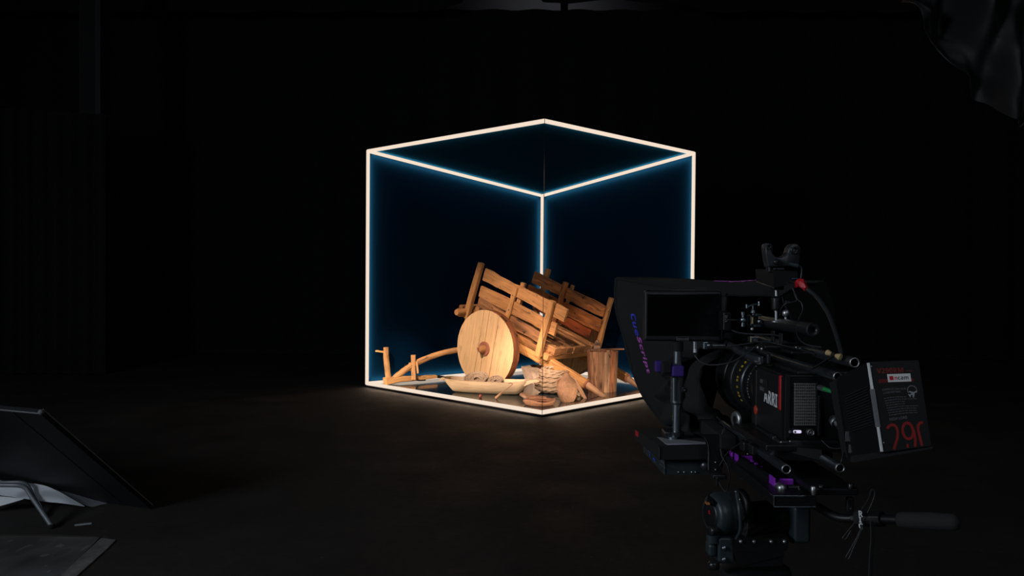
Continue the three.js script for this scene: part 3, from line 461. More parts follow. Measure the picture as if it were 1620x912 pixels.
// film camera body
const CB = 1.5, CX0 = (1243 - 810) / 1279 * CB;
{
  const t = thing('film_camera', 'black film camera body with a carbon side, a red stripe and vent grille', 'camera', P(1290, 700, 1.58));
  wpart('body', slab(1243, 594, 1352, 700, CB, .165, .006), K.blk, t);
  const yb = 1.5 - (697 - 437) / 1279 * CB + .0, yt = 1.5 - (592 - 437) / 1279 * CB;
  wpart('side_panel', box(CX0 - .003, yb + .004, -CB - .160, CX0 + .004, yt - .003, -CB - .006), K.carbon, t, 'carbon fibre side panel');
  const s = new RoundedBoxGeometry(.006, .066, .011, 2, .0028); s.translate(CX0 - .002, 1.5 - (621 - 437) / 1279 * CB, -CB - .014); wpart('stripe', s, K.red, t, 'red stripe');
  wpart('logo', letters('ARRI', .0255, TOW, U_, V(CX0 - .0036, 1.2535, -CB - .108)), K.white, t, 'white brand lettering');
  wpart('label_plate', box(CX0 - .0045, 1.286, -CB - .135, CX0 - .002, 1.298, -CB - .085), K.matte, t); wpart('lettering', letters('EXP', .007, TOW, U_, V(CX0 - .0048, 1.2885, -CB - .130)), K.grey, t);
  wpart('label_plate', box(CX0 - .0045, 1.271, -CB - .137, CX0 - .002, 1.2835, -CB - .078), K.matte, t); wpart('lettering', letters('LOG C', .007, TOW, U_, V(CX0 - .0048, 1.274, -CB - .132)), K.grey, t);
  wpart('record_button', turned(P(1199.5, 649, 1.663), P(1199.5, 649, 1.663).add(V(-1, 0, 0)), [[0, .008], [.008, .007], [.010, .004], [.010, -.004]], 20), std(.5, .04, .02, .4), t, 'red record button');
  const bars = []; for (let i = 0; i < 15; i++) bars.push(slab(1257, 607 + i * 4.62, 1291, 609.4 + i * 4.62, CB - .003, .004, .0008)); for (let i = 0; i < 10; i++) bars.push(slab(1257.4 + i * 3.45, 607, 1258.6 + i * 3.45, 674, CB - .0015, .003, .0005));
  wpart('vent_grille', bars, std(.17, .17, .16, .6), t, 'grey vent grille on the back');
  wpart('edge_rail', slab(1292, 606, 1293.4, 675, CB - .004, .005, .0005), K.anod, t); wpart('edge_rail', slab(1295, 627, 1298, 690, CB - .006, .006, .001), K.anod, t);
  wpart('back_frame', [slab(1246, 596, 1250, 694, CB - .002, .004), slab(1246, 594, 1310, 598, CB - .002, .004), slab(1244, 592, 1245, 696, CB - .002, .003, .0004)], K.anod, t);
  wpart('power_light', slab(1256, 681.5, 1268.5, 686.5, CB - .004, .005, .0025), new THREE.MeshStandardMaterial({ color: 0xffffff, emissive: new THREE.Color(.78, .70, 1), emissiveIntensity: .75 }), t, 'glowing lilac power switch');
  const sw = P(1259, 684, CB - .0045); wpart('switch_dot', [ball(P(1258, 684, CB - .004), .0022, 10), ball(P(1250, 684, CB - .002), .003, 10)], K.grey, t);
  const bn = P(1281, 684, CB); wpart('socket', turned(bn, bn.clone().add(TOW), [[.0062, -.002], [.0062, .007], [.0048, .007], [.0048, .002], [.0025, .002], [.0025, .006], [0, .006]], 24), K.steel, t, 'steel round socket');
  wpart('foot', [slab(1205, 683, 1213, 700, 1.60, .03), slab(1222, 690, 1231, 712, 1.52, .03), slab(1232, 698, 1330, 706, 1.49, .15)], K.anod, t);
  wpart('top_plate', [slab(1262, 588, 1345, 594, 1.505, .15, .002), slab(1214, 560, 1220, 577, 1.60, .012), slab(1205, 563, 1212, 577, 1.62, .01)], K.anod, t);
  wpart('mount', [slab(1196, 585, 1204, 690, 1.667, .03), turned(V(.578, 1.262, -1.66), V(.578, 1.262, -3), [[.064, 0], [.064, .05], [.05, .05]], 36)], K.blk, t);
  const ms = []; for (let i = 0; i < 12; i++) ms.push(slab(1198, 588 + i * 8.6, 1200, 591 + i * 8.6, 1.663, .003, .0006)); wpart('screw', ms, K.steel, t);
}
// lens
{
  const c = V(.578, 1.262, -1.70), t = thing('camera_lens', 'large black cinema lens with yellow scale marks, on the film camera', 'lens', c.clone().add(V(0, -.09, -.12))), ax = c.clone().add(V(0, 0, -1));
  wpart('barrel', turned(c, ax, [[.05, 0], [.060, .002], [.060, .03], [.0585, .031], [.0585, .038], [.063, .04], [.063, .075], [.066, .078], [.066, .09]], 64), K.blk, t);
  wpart('iris_ring', turned(c, ax, [[.058, .014], [.0618, .016], [.0618, .036], [.058, .038]], 64), K.matte, t);
  wpart('focus_ring', turned(c, ax, [[.062, .088], [.070, .09], [.0705, .10], [.0705, .12], [.0735, .122], [.0735, .15], [.07, .152]], 64), K.anod, t);
  wpart('zoom_ring', turned(c, ax, [[.07, .15], [.077, .152], [.077, .165], [.080, .167], [.080, .185], [.077, .187]], 64), K.blk, t);
  wpart('front_ring', turned(c, ax, [[.077, .186], [.084, .19], [.084, .205], [.089, .207], [.089, .235], [.085, .24], [.07, .236]], 64), K.anod, t);
  wpart('front_glass', turned(c, ax, [[.075, .228], [.05, .238], [0, .243]], 40), K.screen, t);
  const mk = (r, z, list, m, sc) => { const g = []; const R = rng(z * 1000 | 0); for (const a of list) { const b = new THREE.BoxGeometry(.0014, .0036 * sc + R() * .002, .0045 + R() * .003); b.rotateZ(0); b.translate(r, 0, 0); b.rotateZ(a * Math.PI / 180); b.translate(c.x, c.y, c.z - z); g.push(b); } return g; };
  wpart('scale_marks', mk(.0620, .026, [142, 150, 156, 163, 170, 178, 184, 192, 201], K.yellow, 1), K.yellow, t, 'yellow scale marks');
  wpart('scale_marks', mk(.0712, .112, [130, 138, 147, 155, 168, 174, 186, 197, 203, 212], K.yellow, 1), K.yellow, t, 'yellow scale marks');
  wpart('scale_marks', mk(.0636, .058, [135, 141, 147, 153, 159, 165, 171, 177, 183, 189, 195, 201], K.grey, .7), K.grey, t, 'grey scale marks');
}
{
  const a = P(1163, 664, 1.73), t = thing('lens_motor', 'small round lens motor with a bright metal face, below the lens', 'motor', a.clone().add(V(.02, -.02, 0)));
  wpart('housing', turned(a, a.clone().add(V(1, 0, -.25)), [[.016, .002], [.018, .006], [.018, .04], [.014, .045], [0, .045]], 32), K.blk, t);
  wpart('face', turned(a, a.clone().add(V(1, 0, -.25)), [[.008, -.001], [.0155, -.002], [.0178, .002], [.0178, .005]], 32), K.steel, t, 'polished metal ring');
  wpart('cap', turned(a, a.clone().add(V(1, 0, -.25)), [[0, .0], [.008, 0], [.008, .004]], 24), K.anod, t); wpart('bracket', [slab(1160, 674, 1185, 681, 1.74, .02), slab(1184, 652, 1188, 678, 1.73, .03)], K.anod, t);
}
// support rods under and over the camera
function supportRod(a, b, r, label, grp) {
  const t = thing('support_rod', label, 'rod', a.clone().setY(Math.min(a.y, b.y) - r)); const d = b.clone().sub(a).normalize(), L = a.distanceTo(b);
  wpart('tube', turned(a, b, [[r * .8, .06], [r * .8, 0], [r, 0], [r, L], [0, L]], 32), K.gun, t); wpart('rim', turned(a, b, [[r * .74, .001], [r * .76, -.0015], [r * .98, -.0015], [r * 1.02, .001], [r * 1.02, .003]], 32), K.steel, t, 'bright cut end'); return t;
}
{
  const w = (px, py, d0, d1) => { const a = P(px, py, d0); return [a, a.clone().setZ(-d1)]; };
  supportRod(...w(1244, 743, 1.42, 1.86), .0083, 'black hollow rod end sticking out low left, under the camera');
  supportRod(...w(1329, 741, 1.38, 1.80), .0078, 'black hollow rod end sticking out low right, below the battery');
  supportRod(...w(1325, 596, 1.40, 1.95), .0076, 'grey rod running along the top left edge of the camera');
  supportRod(...w(1352, 574, 1.36, 1.9), .0085, 'dark rod over the camera top, beside the wooden toggle');
}
{ // plate that carries the camera on its rods
  const t = thing('bridge_plate', 'black plate with rod clamps between the camera and the lower rods', 'plate', P(1290, 735, 1.5));
  wpart('plate', [slab(1212, 704, 1345, 716, 1.47, .22, .003), hexa([P(1205, 703, 1.5), P(1300, 712, 1.45), P(1300, 730, 1.45), P(1225, 728, 1.5)], [P(1185, 690, 1.66), P(1262, 695, 1.66), P(1262, 703, 1.66), P(1185, 703, 1.66)])], K.blk, t);
  wpart('rod_clamp', slab(1190, 706, 1201, 722, 1.56, .03), K.anod, t); wpart('rod_clamp', slab(1176, 700, 1186, 716, 1.62, .03), K.anod, t); wpart('rod_clamp', slab(1298, 716, 1318, 732, 1.46, .03), K.anod, t);
  wpart('screw', [ball(P(1183, 719, 1.6), .002, 8), ball(P(1222, 711, 1.49), .0022, 8), ball(P(1236, 700, 1.49), .002, 8), ball(P(1250, 699, 1.485), .002, 8)], K.steel, t);
}
// balance slider with purple brackets
{
  const t = thing('balance_slider', 'purple and black slider with a round silver screw, under the lower rods', 'slider', P(1205, 780, 1.52));
  wpart('bracket', slab(1157.5, 716, 1161, 739, 1.68, .02), K.purple, t); wpart('bracket', slab(1167, 721, 1169.5, 746, 1.63, .025), K.purple, t); wpart('bracket', slab(1170, 722, 1192, 741, 1.64, .006), K.purple, t);
  wpart('bracket', slab(1225, 757, 1227.5, 779, 1.44, .03), K.purple, t); wpart('bracket', slab(1228, 758, 1256, 778, 1.455, .006), K.purple, t); wpart('bracket', slab(1214, 768, 1217, 775, 1.46, .01), K.purple, t);
  wpart('cylinder', rod(P(1175, 734, 1.62), P(1222, 764, 1.47), .0125), K.blk, t);
  const gl = []; for (const [x, y] of [[1188, 729], [1194, 733], [1202, 738], [1210, 743]]) gl.push(slab(x, y, x + 5, y + 3, 1.56, .004, .001)); wpart('purple_edge', gl, K.purple, t);
  const a = P(1236, 772.5, 1.43); wpart('thumb_screw', turned(a, a.clone().add(V(.15, 0, 1)), [[.0075, -.012], [.0085, -.002], [.008, .004], [.005, .008], [0, .009]], 24), K.steel, t, 'round silver screw head');
  wpart('barrel', rod(P(1246, 774, 1.44), P(1282, 774, 1.44), .007), K.blk, t); wpart('lettering', letters('L', .006, R_, U_, P(1262, 775, 1.42)), K.grey, t);
}
// dovetail base plates
{
  const t = thing('base_plate', 'long black base plate with worn bright edges on top of the fluid head', 'plate', P(1290, 803, 1.55));
  wpart('lower_plate', slab(1224, 785, 1292, 803, 1.38, .40, .002), K.blk, t); wpart('edge', [rod(P(1224.5, 785, 1.379), P(1224.5, 802, 1.379), .0008), rod(P(1224.5, 785, 1.379), P(1291, 785, 1.379), .0007), rod(P(1224.5, 802.5, 1.379), P(1291, 802.5, 1.379), .0006), rod(P(1224, 785, 1.38), P(1172, 757, 1.60), .0007)], K.gun, t, 'bright worn edge');
  wpart('upper_plate', slab(1286, 773, 1359, 785, 1.37, .36, .003), K.blk, t);
  wpart('screw', turned(P(1287, 778, 1.36), P(1287, 760, 1.36), [[.003, -.006], [.0045, .0], [.0048, .008], [0, .009]], 16), K.steel, t); wpart('screw', turned(P(1299, 774, 1.37), P(1299, 760, 1.37), [[.004, 0], [.005, .006], [0, .007]], 16), K.anod, t); wpart('screw', turned(P(1346, 770, 1.37), P(1346, 760, 1.37), [[.004, -.004], [.005, .004], [0, .005]], 16), K.anod, t);
}
// fluid head
{
  const t = thing('fluid_head', 'black fluid head with a large round drag dial and carbon barrel', 'tripod head', P(1205, 900, 1.5)); const Z = 1.5, c = P(1134, 815, Z), hx = V(Math.cos(.30), 0, -Math.sin(.30)), right = c.clone().add(hx);
  wpart('drag_dial', turned(c.clone().add(V(-.012, 0, 0)), right, [[0, 0], [.030, 0], [.036, .006], [.0395, .016], [.0395, .05], [.036, .055], [0, .055]], 48), K.teal, t);
  wpart('dial_face', turned(c.clone().add(V(-.013, 0, 0)), right, [[0, -.003], [.022, -.002], [.026, .001], [.026, .004]], 40), K.blk, t); const lr = V(.29, 0, .957);
  wpart('lettering', letters('SL', .006, lr, V(.0, 1, 0), c.clone().add(V(-.0168, .004, .004))), K.red, t, 'small red lettering');
  wpart('knob', turned(c.clone().add(V(-.02, -.023, .026)), right, [[0, 0], [.007, .001], [.009, .004], [.009, .016], [.006, .018]], 16), K.anod, t); wpart('lever', bar(c.clone().add(V(-.018, .027, .02)), c.clone().add(V(-.006, .03, -.022)), .012, .008), K.blk, t); wpart('lever_tip', bar(c.clone().add(V(-.022, .027, .024)), c.clone().add(V(-.022, .027, .012)), .006, .004), K.orange, t, 'orange lever tip');
  const s0 = P(1166, 800, Z - .03); wpart('scale_dial', turned(s0, s0.clone().add(hx), [[0, 0], [.027, 0], [.029, .003], [.029, .012], [0, .013]], 40), K.blk, t);
  const tick = []; for (let i = 0; i < 13; i++) { const a = (25 + i * 11) * Math.PI / 180, q = s0.clone().add(V(-.001, Math.sin(a - .9) * .0245, Math.cos(a - .9) * .0245)); tick.push(ball(q, i % 3 ? .0009 : .0015, 6)); } wpart('scale_marks', tick, K.white, t, 'white scale marks');
  wpart('scale_band', tube([s0.clone().add(V(-.004, .026, .008)), s0.clone().add(V(-.004, .0, .028)), s0.clone().add(V(-.002, -.035, .03)), s0.clone().add(V(-.006, -.055, .02))], .0032, 24), K.teal, t);
  wpart('barrel', turned(P(1166, 826, Z), P(1166, 826, Z).add(hx), [[0, 0], [.033, 0], [.034, .002], [.034, .100], [.033, .103], [0, .103]], 48), K.carbon, t, 'carbon fibre barrel');
  wpart('side_arm', slab(1257, 803, 1283, 861, Z - .03, .07, .006), K.teal, t); wpart('arm_hook', slab(1252, 850, 1258, 861, Z - .02, .03, .003), K.teal, t);
  const pl = (pts, z, d) => hexa(pts.map(q => P(q[0], q[1], z)), pts.map(q => { const w = P(q[0], q[1], z); w.z -= d; return w; }));
  wpart('base', [pl([[1158, 852], [1248, 852], [1246, 872], [1160, 872]], Z - .035, .09), pl([[1160, 872], [1243, 866], [1240, 880], [1170, 897]], Z - .036, .08), pl([[1170, 881], [1240, 880], [1236, 896], [1172, 898]], Z - .034, .06)], K.blk, t);
  wpart('side_bracket', [slab(1137, 852, 1162, 893, Z - .03, .08, .004), cyl(P(1128, 858, Z - .02), P(1128, 846, Z - .02), .012), slab(1121, 861, 1135, 884, Z - .025, .03, .008)], K.teal, t);
  wpart('lock_knob', turned(P(1130, 900, Z - .03), P(1128, 885, Z - .03), [[0, 0], [.010, 0], [.011, .01], [.006, .014], [0, .014]], 18), K.anod, t);
  for (const x of [1172, 1193, 1220, 1241]) wpart('bolt', turned(P(x, 857.5, Z - .036), P(x, 857.5, Z - .036).add(V(0, .4, 1)), [[.0036, 0], [.0034, .002], [.002, .0035], [0, .0038]], 14), K.steel, t);
  for (const y of [868, 886]) wpart('bolt', turned(P(1146, y, Z - .031), P(1146, y, Z - .031).add(TOW), [[.0042, 0], [.0042, .003], [0, .0034]], 14), K.gun, t);
  const b = P(1194, 903, Z + .01); wpart('pan_ring', turned(b, b.clone().add(U_), [[0, -.03], [.058, -.03], [.064, -.02], [.066, .0], [.064, .006], [.05, .008], [0, .008]], 56), K.anod, t);
}
{ // tripod below
  const top = P(1194, 925, 1.51), t = thing('tripod', 'black tripod under the fluid head, just above the frame edge', 'tripod', V(top.x, 0, top.z));
  wpart('bowl', turned(top.clone().add(V(0, -.06, 0)), top.clone().add(V(0, 1, 0)), [[0, 0], [.035, 0], [.06, .035], [.066, .055], [.066, .062], [.04, .066], [0, .066]], 40), K.anod, t);
  for (let i = 0; i < 3; i++) { const a = (i * 120 + 90) * Math.PI / 180, p0 = top.clone().add(V(Math.cos(a) * .06, -.03, Math.sin(a) * .06)), p1 = V(top.x + Math.cos(a) * .42, .02, top.z + Math.sin(a) * .42); wpart('leg', rod(p0, p1, .015), K.blk, t); wpart('foot', ball(p1, .02, 14), K.matte, t); }
}
// pan bar
{
  const t = thing('pan_bar', 'black pan bar with a ribbed foam grip reaching right from the fluid head', 'handle', P(1400, 840, 1.34)); const q = (x, y, z) => P(x, y, z);
  wpart('bar', tube([q(1270, 790, 1.44), q(1300, 806, 1.42), q(1325, 819, 1.39), q(1360, 821, 1.36), q(1424, 823, 1.30)], .0075, 40, 14), K.blk, t); wpart('sleeve', rod(q(1352, 820.5, 1.365), q(1396, 822, 1.325), .0125), K.blk, t);
  const a = q(1420, 823, 1.305), b = q(1508, 827, 1.24); wpart('grip', turned(a, b, [[0, 0], [.010, .001], [.0125, .006], [.013, .03], [.0135, .06], [.0125, .086], [.010, .094], [0, .096]], 32), std(.014, .014, .015, .9), t, 'soft foam grip');
  wpart('tape', rod(q(1356.5, 820.7, 1.36), q(1371, 821.2, 1.347), .0131), K.matte, t);
  const base = q(1363, 821, 1.353); const L = []; for (const [s, dy] of [['R', .013], ['I', .0035], ['C', -.007]]) L.push(letters(s, .0095, V(.6, 0, .8).normalize(), V(-.1, 1, 0).normalize(), base.clone().add(V(-.012, dy - .004, .0085 + (.011 - Math.abs(dy) * .35))))); wpart('lettering', L, K.white, t, 'white hand lettering on black tape');
  wpart('clamp', [slab(1340, 788, 1352, 812, 1.40, .012), ball(P(1346.5, 805.5, 1.385), .003, 10)], K.anod, t);
}
single('tie_cord', [tk([[1372, 812, 1.33], [1378, 800, 1.33], [1384, 782, 1.33], [1383, 776, 1.33], [1379, 775, 1.33], [1374, 790, 1.335], [1362, 808, 1.35]], .001)], K.cable, 'thin black cord looped above the pan bar', 'cord');
single('hanging_cable', [tk([[1377, 825, 1.315], [1378, 850, 1.315], [1376, 880, 1.315], [1374, 930, 1.315]], .0012), tk([[1381, 826, 1.318], [1382, 850, 1.318], [1380, 885, 1.318], [1378, 930, 1.318]], .0012)], K.cable, 'pair of dark cables hanging straight down from the pan bar', 'cable');
single('strap_loop', [tk([[1364, 832, 1.33], [1356, 850, 1.33], [1344, 872, 1.33], [1338, 884, 1.33], [1341, 886, 1.33], [1350, 868, 1.33], [1365, 834, 1.33]], .0009), tk([[1352, 828, 1.35], [1338, 845, 1.35], [1333, 853, 1.35], [1337, 854, 1.35], [1346, 840, 1.35]], .0009)], K.cable, 'limp black strap loops under the taped part of the pan bar', 'strap');

// battery
{
  const f = [P(1373, 573, 1.27), P(1453, 570, 1.25), P(1473, 706, 1.24), P(1395, 716, 1.26)], b = [P(1325, 597, 1.36), P(1410, 575, 1.36), P(1425, 700, 1.36), P(1346, 728, 1.35)];
  const t = thing('camera_battery', 'tilted black battery with big red numerals at the back of the camera', 'battery', P(1400, 728, 1.30)); const n = f[1].clone().sub(f[0]).cross(f[3].clone().sub(f[0])).normalize(); if (n.z < 0) n.negate();
  wpart('case', hexa(f, b), K.blk, t);
  const W = 600, H = 1000, cv = document.createElement('canvas'); cv.width = W; cv.height = H; const x = cv.getContext('2d'); x.fillStyle = '#0b0b0d'; x.fillRect(0, 0, W, H);
  x.strokeStyle = '#141518'; x.lineWidth = 3; x.strokeRect(70, 40, 470, 930);
  x.fillStyle = '#7d1d1c'; x.font = 'bold 84px sans-serif'; x.fillText('V290RM', 92, 140); x.font = '40px sans-serif'; x.fillRect(436, 118, 26, 8); x.fillRect(470, 118, 40, 8); x.fillStyle = '#5a1214'; x.fillRect(90, 208, 420, 42);
  x.fillStyle = '#d8d4d4'; x.fillRect(205, 152, 275, 94); x.fillStyle = '#b01c28'; x.fillRect(228, 176, 48, 48); x.font = 'bold 66px sans-serif'; x.fillStyle = '#b01c28'; x.fillText('n', 284, 222); x.fillStyle = '#2a2a2c'; x.fillText('cam', 324, 222);
  x.fillStyle = '#75757a'; x.font = '30px sans-serif'; x.fillText('290WH/20.1AH/14.4V', 118, 338); x.fillText('LI-ION BATTERY', 122, 374); x.font = '42px sans-serif'; x.fillText('HIGH LOAD', 152, 672);
  x.fillStyle = '#55565a'; for (let i = 0; i < 8; i++) { let p = 126 + i * 4; const R = rng(i + 3), end = 330 + R() * 200; while (p < end) { const w = 12 + R() * 34; x.fillRect(p, 418 + i * 27, w, 8); p += w + 8; } }
  x.strokeStyle = '#8a8a90'; x.lineWidth = 6; x.beginPath(); x.arc(474, 350, 54, Math.PI * .8, Math.PI * 2.2); x.stroke(); x.fillStyle = '#8f9096'; x.save(); x.translate(478, 386); x.rotate(-.5); x.fillRect(-56, -8, 112, 15); x.beginPath(); x.moveTo(-10, 0); x.lineTo(-34, -44); x.lineTo(-18, -44); x.lineTo(26, 0); x.lineTo(-18, 44); x.lineTo(-34, 44); x.fill(); x.beginPath(); x.moveTo(-46, 0); x.lineTo(-62, -20); x.lineTo(-50, -20); x.lineTo(-34, 0); x.lineTo(-50, 20); x.lineTo(-62, 20); x.fill(); x.restore();
  x.strokeStyle = '#8c1a18'; x.lineWidth = 31; x.lineJoin = 'round'; x.lineCap = 'butt';
  x.beginPath(); x.moveTo(112, 755); x.bezierCurveTo(120, 715, 190, 705, 214, 740); x.bezierCurveTo(242, 780, 226, 850, 190, 910); x.lineTo(150, 985); x.stroke();
  x.beginPath(); x.ellipse(352, 806, 62, 86, 0, 0, 7); x.stroke(); x.beginPath(); x.moveTo(414, 790); x.bezierCurveTo(430, 860, 428, 940, 405, 985); x.stroke(); x.fillStyle = '#8c1a18'; x.fillRect(308, 945, 26, 40);
  x.beginPath(); x.moveTo(545, 725); x.bezierCurveTo(490, 725, 470, 770, 478, 840); x.lineTo(492, 985); x.stroke();
  const tx = new THREE.CanvasTexture(cv); tx.colorSpace = THREE.SRGBColorSpace;
  const o = f.map(q => q.clone().addScaledVector(n, .0012)), g = new THREE.BufferGeometry(); g.setAttribute('position', new THREE.Float32BufferAttribute([o[0], o[3], o[2], o[0], o[2], o[1]].flatMap(q => [q.x, q.y, q.z]), 3)); g.setAttribute('uv', new THREE.Float32BufferAttribute([0, 1, 0, 0, 1, 0, 0, 1, 1, 0, 1, 1], 2)); g.computeVertexNormals();
  wpart('label', g, new THREE.MeshStandardMaterial({ map: tx, roughness: .55 }), t, 'printed face with red numerals');
  const L = (a, b, s) => a.clone().lerp(b, s), lp = (s, k) => L(L(f[0], b[0], s), L(f[3], b[3], s), k), ribs = []; for (let i = 0; i < 15; i++) ribs.push(bar(lp(.1, .26 + i * .03).add(V(-.001, 0, .001)), lp(.86, .26 + i * .03).add(V(-.001, 0, .001)), .0022, .0016, { bevel: .3 })); wpart('rib', ribs, K.matte, t);
  const ed = (k0, k1, w) => bar(lp(0, k0).addScaledVector(n, .0018), lp(0, k1).addScaledVector(n, .0018), w, .0022, { up: n.clone() }); wpart('edge_trim', ed(.01, .30, .0042), K.white, t, 'pale metal edge'); wpart('edge_trim', ed(.30, .72, .0072), K.grey, t, 'grey latch strip'); wpart('edge_trim', ed(.72, .99, .0042), K.white, t, 'pale metal edge');
  for (const [px, py] of [[1379, 580], [1447, 576], [1467, 698], [1398, 701]]) wpart('screw', ball(P(px, py, 1.252), .0012, 8), K.steel, t);
  wpart('tray', hexa([P(1350, 722, 1.28), P(1476, 703, 1.24), P(1476, 710, 1.24), P(1352, 732, 1.28)], [P(1345, 722, 1.37), P(1440, 703, 1.37), P(1440, 712, 1.37), P(1345, 731, 1.37)]), K.matte, t);
}
{
  const t = thing('battery_plate', 'black battery plate with a green light, between camera back and battery', 'battery plate', P(1335, 730, 1.40));
  wpart('plate', hexa([P(1322, 600, 1.375), P(1338, 592, 1.375), P(1358, 728, 1.375), P(1341, 725, 1.375)], [P(1312, 606, 1.42), P(1332, 594, 1.42), P(1350, 722, 1.42), P(1332, 720, 1.42)]), K.matte, t);
  wpart('signal_light', ball(P(1331, 605.5, 1.372), .0022, 12), new THREE.MeshStandardMaterial({ color: 0x0a2a0a, emissive: new THREE.Color(.08, .75, .05), emissiveIntensity: .8 }), t, 'small green light');
  const dashes = []; for (let i = 0; i < 6; i++) dashes.push(slab(1338 + i * 1.1, 590 + i * 6.2, 1341 + i * 1.1, 591.6 + i * 6.2, 1.37, .002, .0004)); wpart('marks', dashes, K.grey, t); wpart('mark', slab(1341, 613, 1345.5, 620, 1.365, .002, .0008), K.white, t);
  wpart('sticker', [slab(1343, 704, 1350, 717, 1.345, .001, .0003)], K.grey, t, 'pale sticker'); wpart('print', [0, 1, 2, 3, 4].map(i => slab(1338 + i * 2, 683, 1339 + i * 2, 699, 1.345, .001, .0002)), K.grey, t);
}
{ // plugs at the back of the camera
  const t = thing('green_plug', 'steel plug with a green sleeve and bent pale boot at the camera back', 'plug', P(1310, 630, 1.45));
  wpart('tip', rod(P(1296, 613, 1.485), P(1304, 616, 1.47), .005), K.steel, t); wpart('sleeve', turned(P(1303, 615.5, 1.472), P(1318, 621, 1.452), [[.0045, 0], [.0042, .01], [.003, .026]], 18), K.green, t, 'green sleeve'); wpart('boot', tube([P(1318, 621, 1.452), P(1323, 624, 1.448), P(1326, 630, 1.446), P(1330, 640, 1.444)], .0038, 20), K.grey, t);
  const q = thing('round_plug', 'dark metal plug below the green plug', 'plug', P(1325, 675, 1.45)); wpart('body', turned(P(1318, 664, 1.47), P(1332, 677, 1.44), [[0, 0], [.009, 0], [.0095, .012], [.007, .014], [.007, .024], [.004, .026], [0, .026]], 22), K.gun, q); wpart('ring', turned(P(1321, 667, 1.463), P(1332, 677, 1.44), [[.0096, 0], [.0104, .002], [.0104, .005], [.0096, .007]], 22), K.steel, q);
  single('thin_cable', [tk([[1334, 648, 1.43], [1339, 670, 1.42], [1338, 700, 1.41], [1332, 728, 1.385], [1329, 738, 1.39]], .0016)], K.cable, 'thin blue-grey cable dropping from the battery plate into the right rod', 'cable');
  single('thin_cable', [tk([[1300, 697, 1.47], [1312, 708, 1.46], [1328, 710, 1.44], [1336, 706, 1.43]], .0011)], K.cable, 'fine cable sagging under the camera back', 'cable');
}
// top handle, arm and tracking sensor
{
  const t = thing('top_handle', 'thick black cylindrical handle lying across the camera top', 'handle', P(1250, 530, 1.58)); const a = P(1287, 522, 1.47), b = P(1204, 508, 1.74);
  wpart('grip', turned(a, b, [[.004, .012], [.004, 0], [.0115, 0], [.0125, .002], [.0125, .05], [.0115, .052], [.0115, .058], [.0125, .06], [.0125, .27], [0, .272]], 36), K.anod, t); wpart('end_ring', turned(a, b, [[.0118, -.001], [.0128, .001], [.0128, .004]], 36), K.gun, t);
  wpart('standoff', slab(1224, 524, 1227, 545, 1.64, .02), K.anod, t); wpart('standoff', slab(1237, 528, 1239, 545, 1.58, .02), K.anod, t); wpart('screw', ball(P(1215.5, 513.5, 1.67), .0028, 10), K.steel, t);
}
{
  const t = thing('upright_post', 'upright arm with silver collars standing on the top handle', 'post', P(1228, 510, 1.63)), Z = 1.63, c = y => P(1228.5, y, Z);
  const ring = (y0, y1, r) => cyl(c(y1), c(y0), r, r, 28);
  wpart('flange', turned(c(509), c(500), [[0, -.003], [.0105, -.003], [.011, 0], [.0105, .002], [.006, .003], [0, .003]], 28), K.steel, t, 'silver flange'); wpart('lower_neck', [ring(494, 507, .0038), ring(491, 494, .0046)], K.steel, t); wpart('joint', turned(c(492), c(470), [[0, 0], [.009, .001], [.0105, .004], [.0105, .024], [.009, .028], [0, .028]], 30), K.blk, t); wpart('upper_neck', [ring(459, 469, .0036), turned(c(460), c(450), [[.0034, 0], [.0052, .002], [.0054, .004], [0, .004]], 24)], K.steel, t); wpart('clamp', slab(1224, 440, 1241, 459, Z - .008, .025, .003), K.blk, t);
  wpart('pin', [slab(1228, 440, 1230, 444, Z - .01, .003, .0006), slab(1237, 447, 1238.3, 450, Z - .01, .003, .0006), slab(1240, 447, 1241.3, 450, Z - .01, .003, .0006)], K.tan, t);
  const u = thing('ball_stud', 'small shiny ball on a stem beside the upright arm', 'ball stud', P(1243.5, 510, 1.60)); wpart('ball', ball(P(1243.5, 496, 1.6), .0078, 24), K.steel, u); wpart('stem', [rod(P(1243.5, 500, 1.6), P(1243.5, 511, 1.6), .0028), turned(P(1243, 511, 1.6), P(1243, 500, 1.6), [[0, 0], [.006, 0], [.006, .003], [0, .003]], 20)], K.steel, u); wpart('cap', slab(1243, 476, 1250, 482, 1.6, .006, .001), K.anod, u);
}
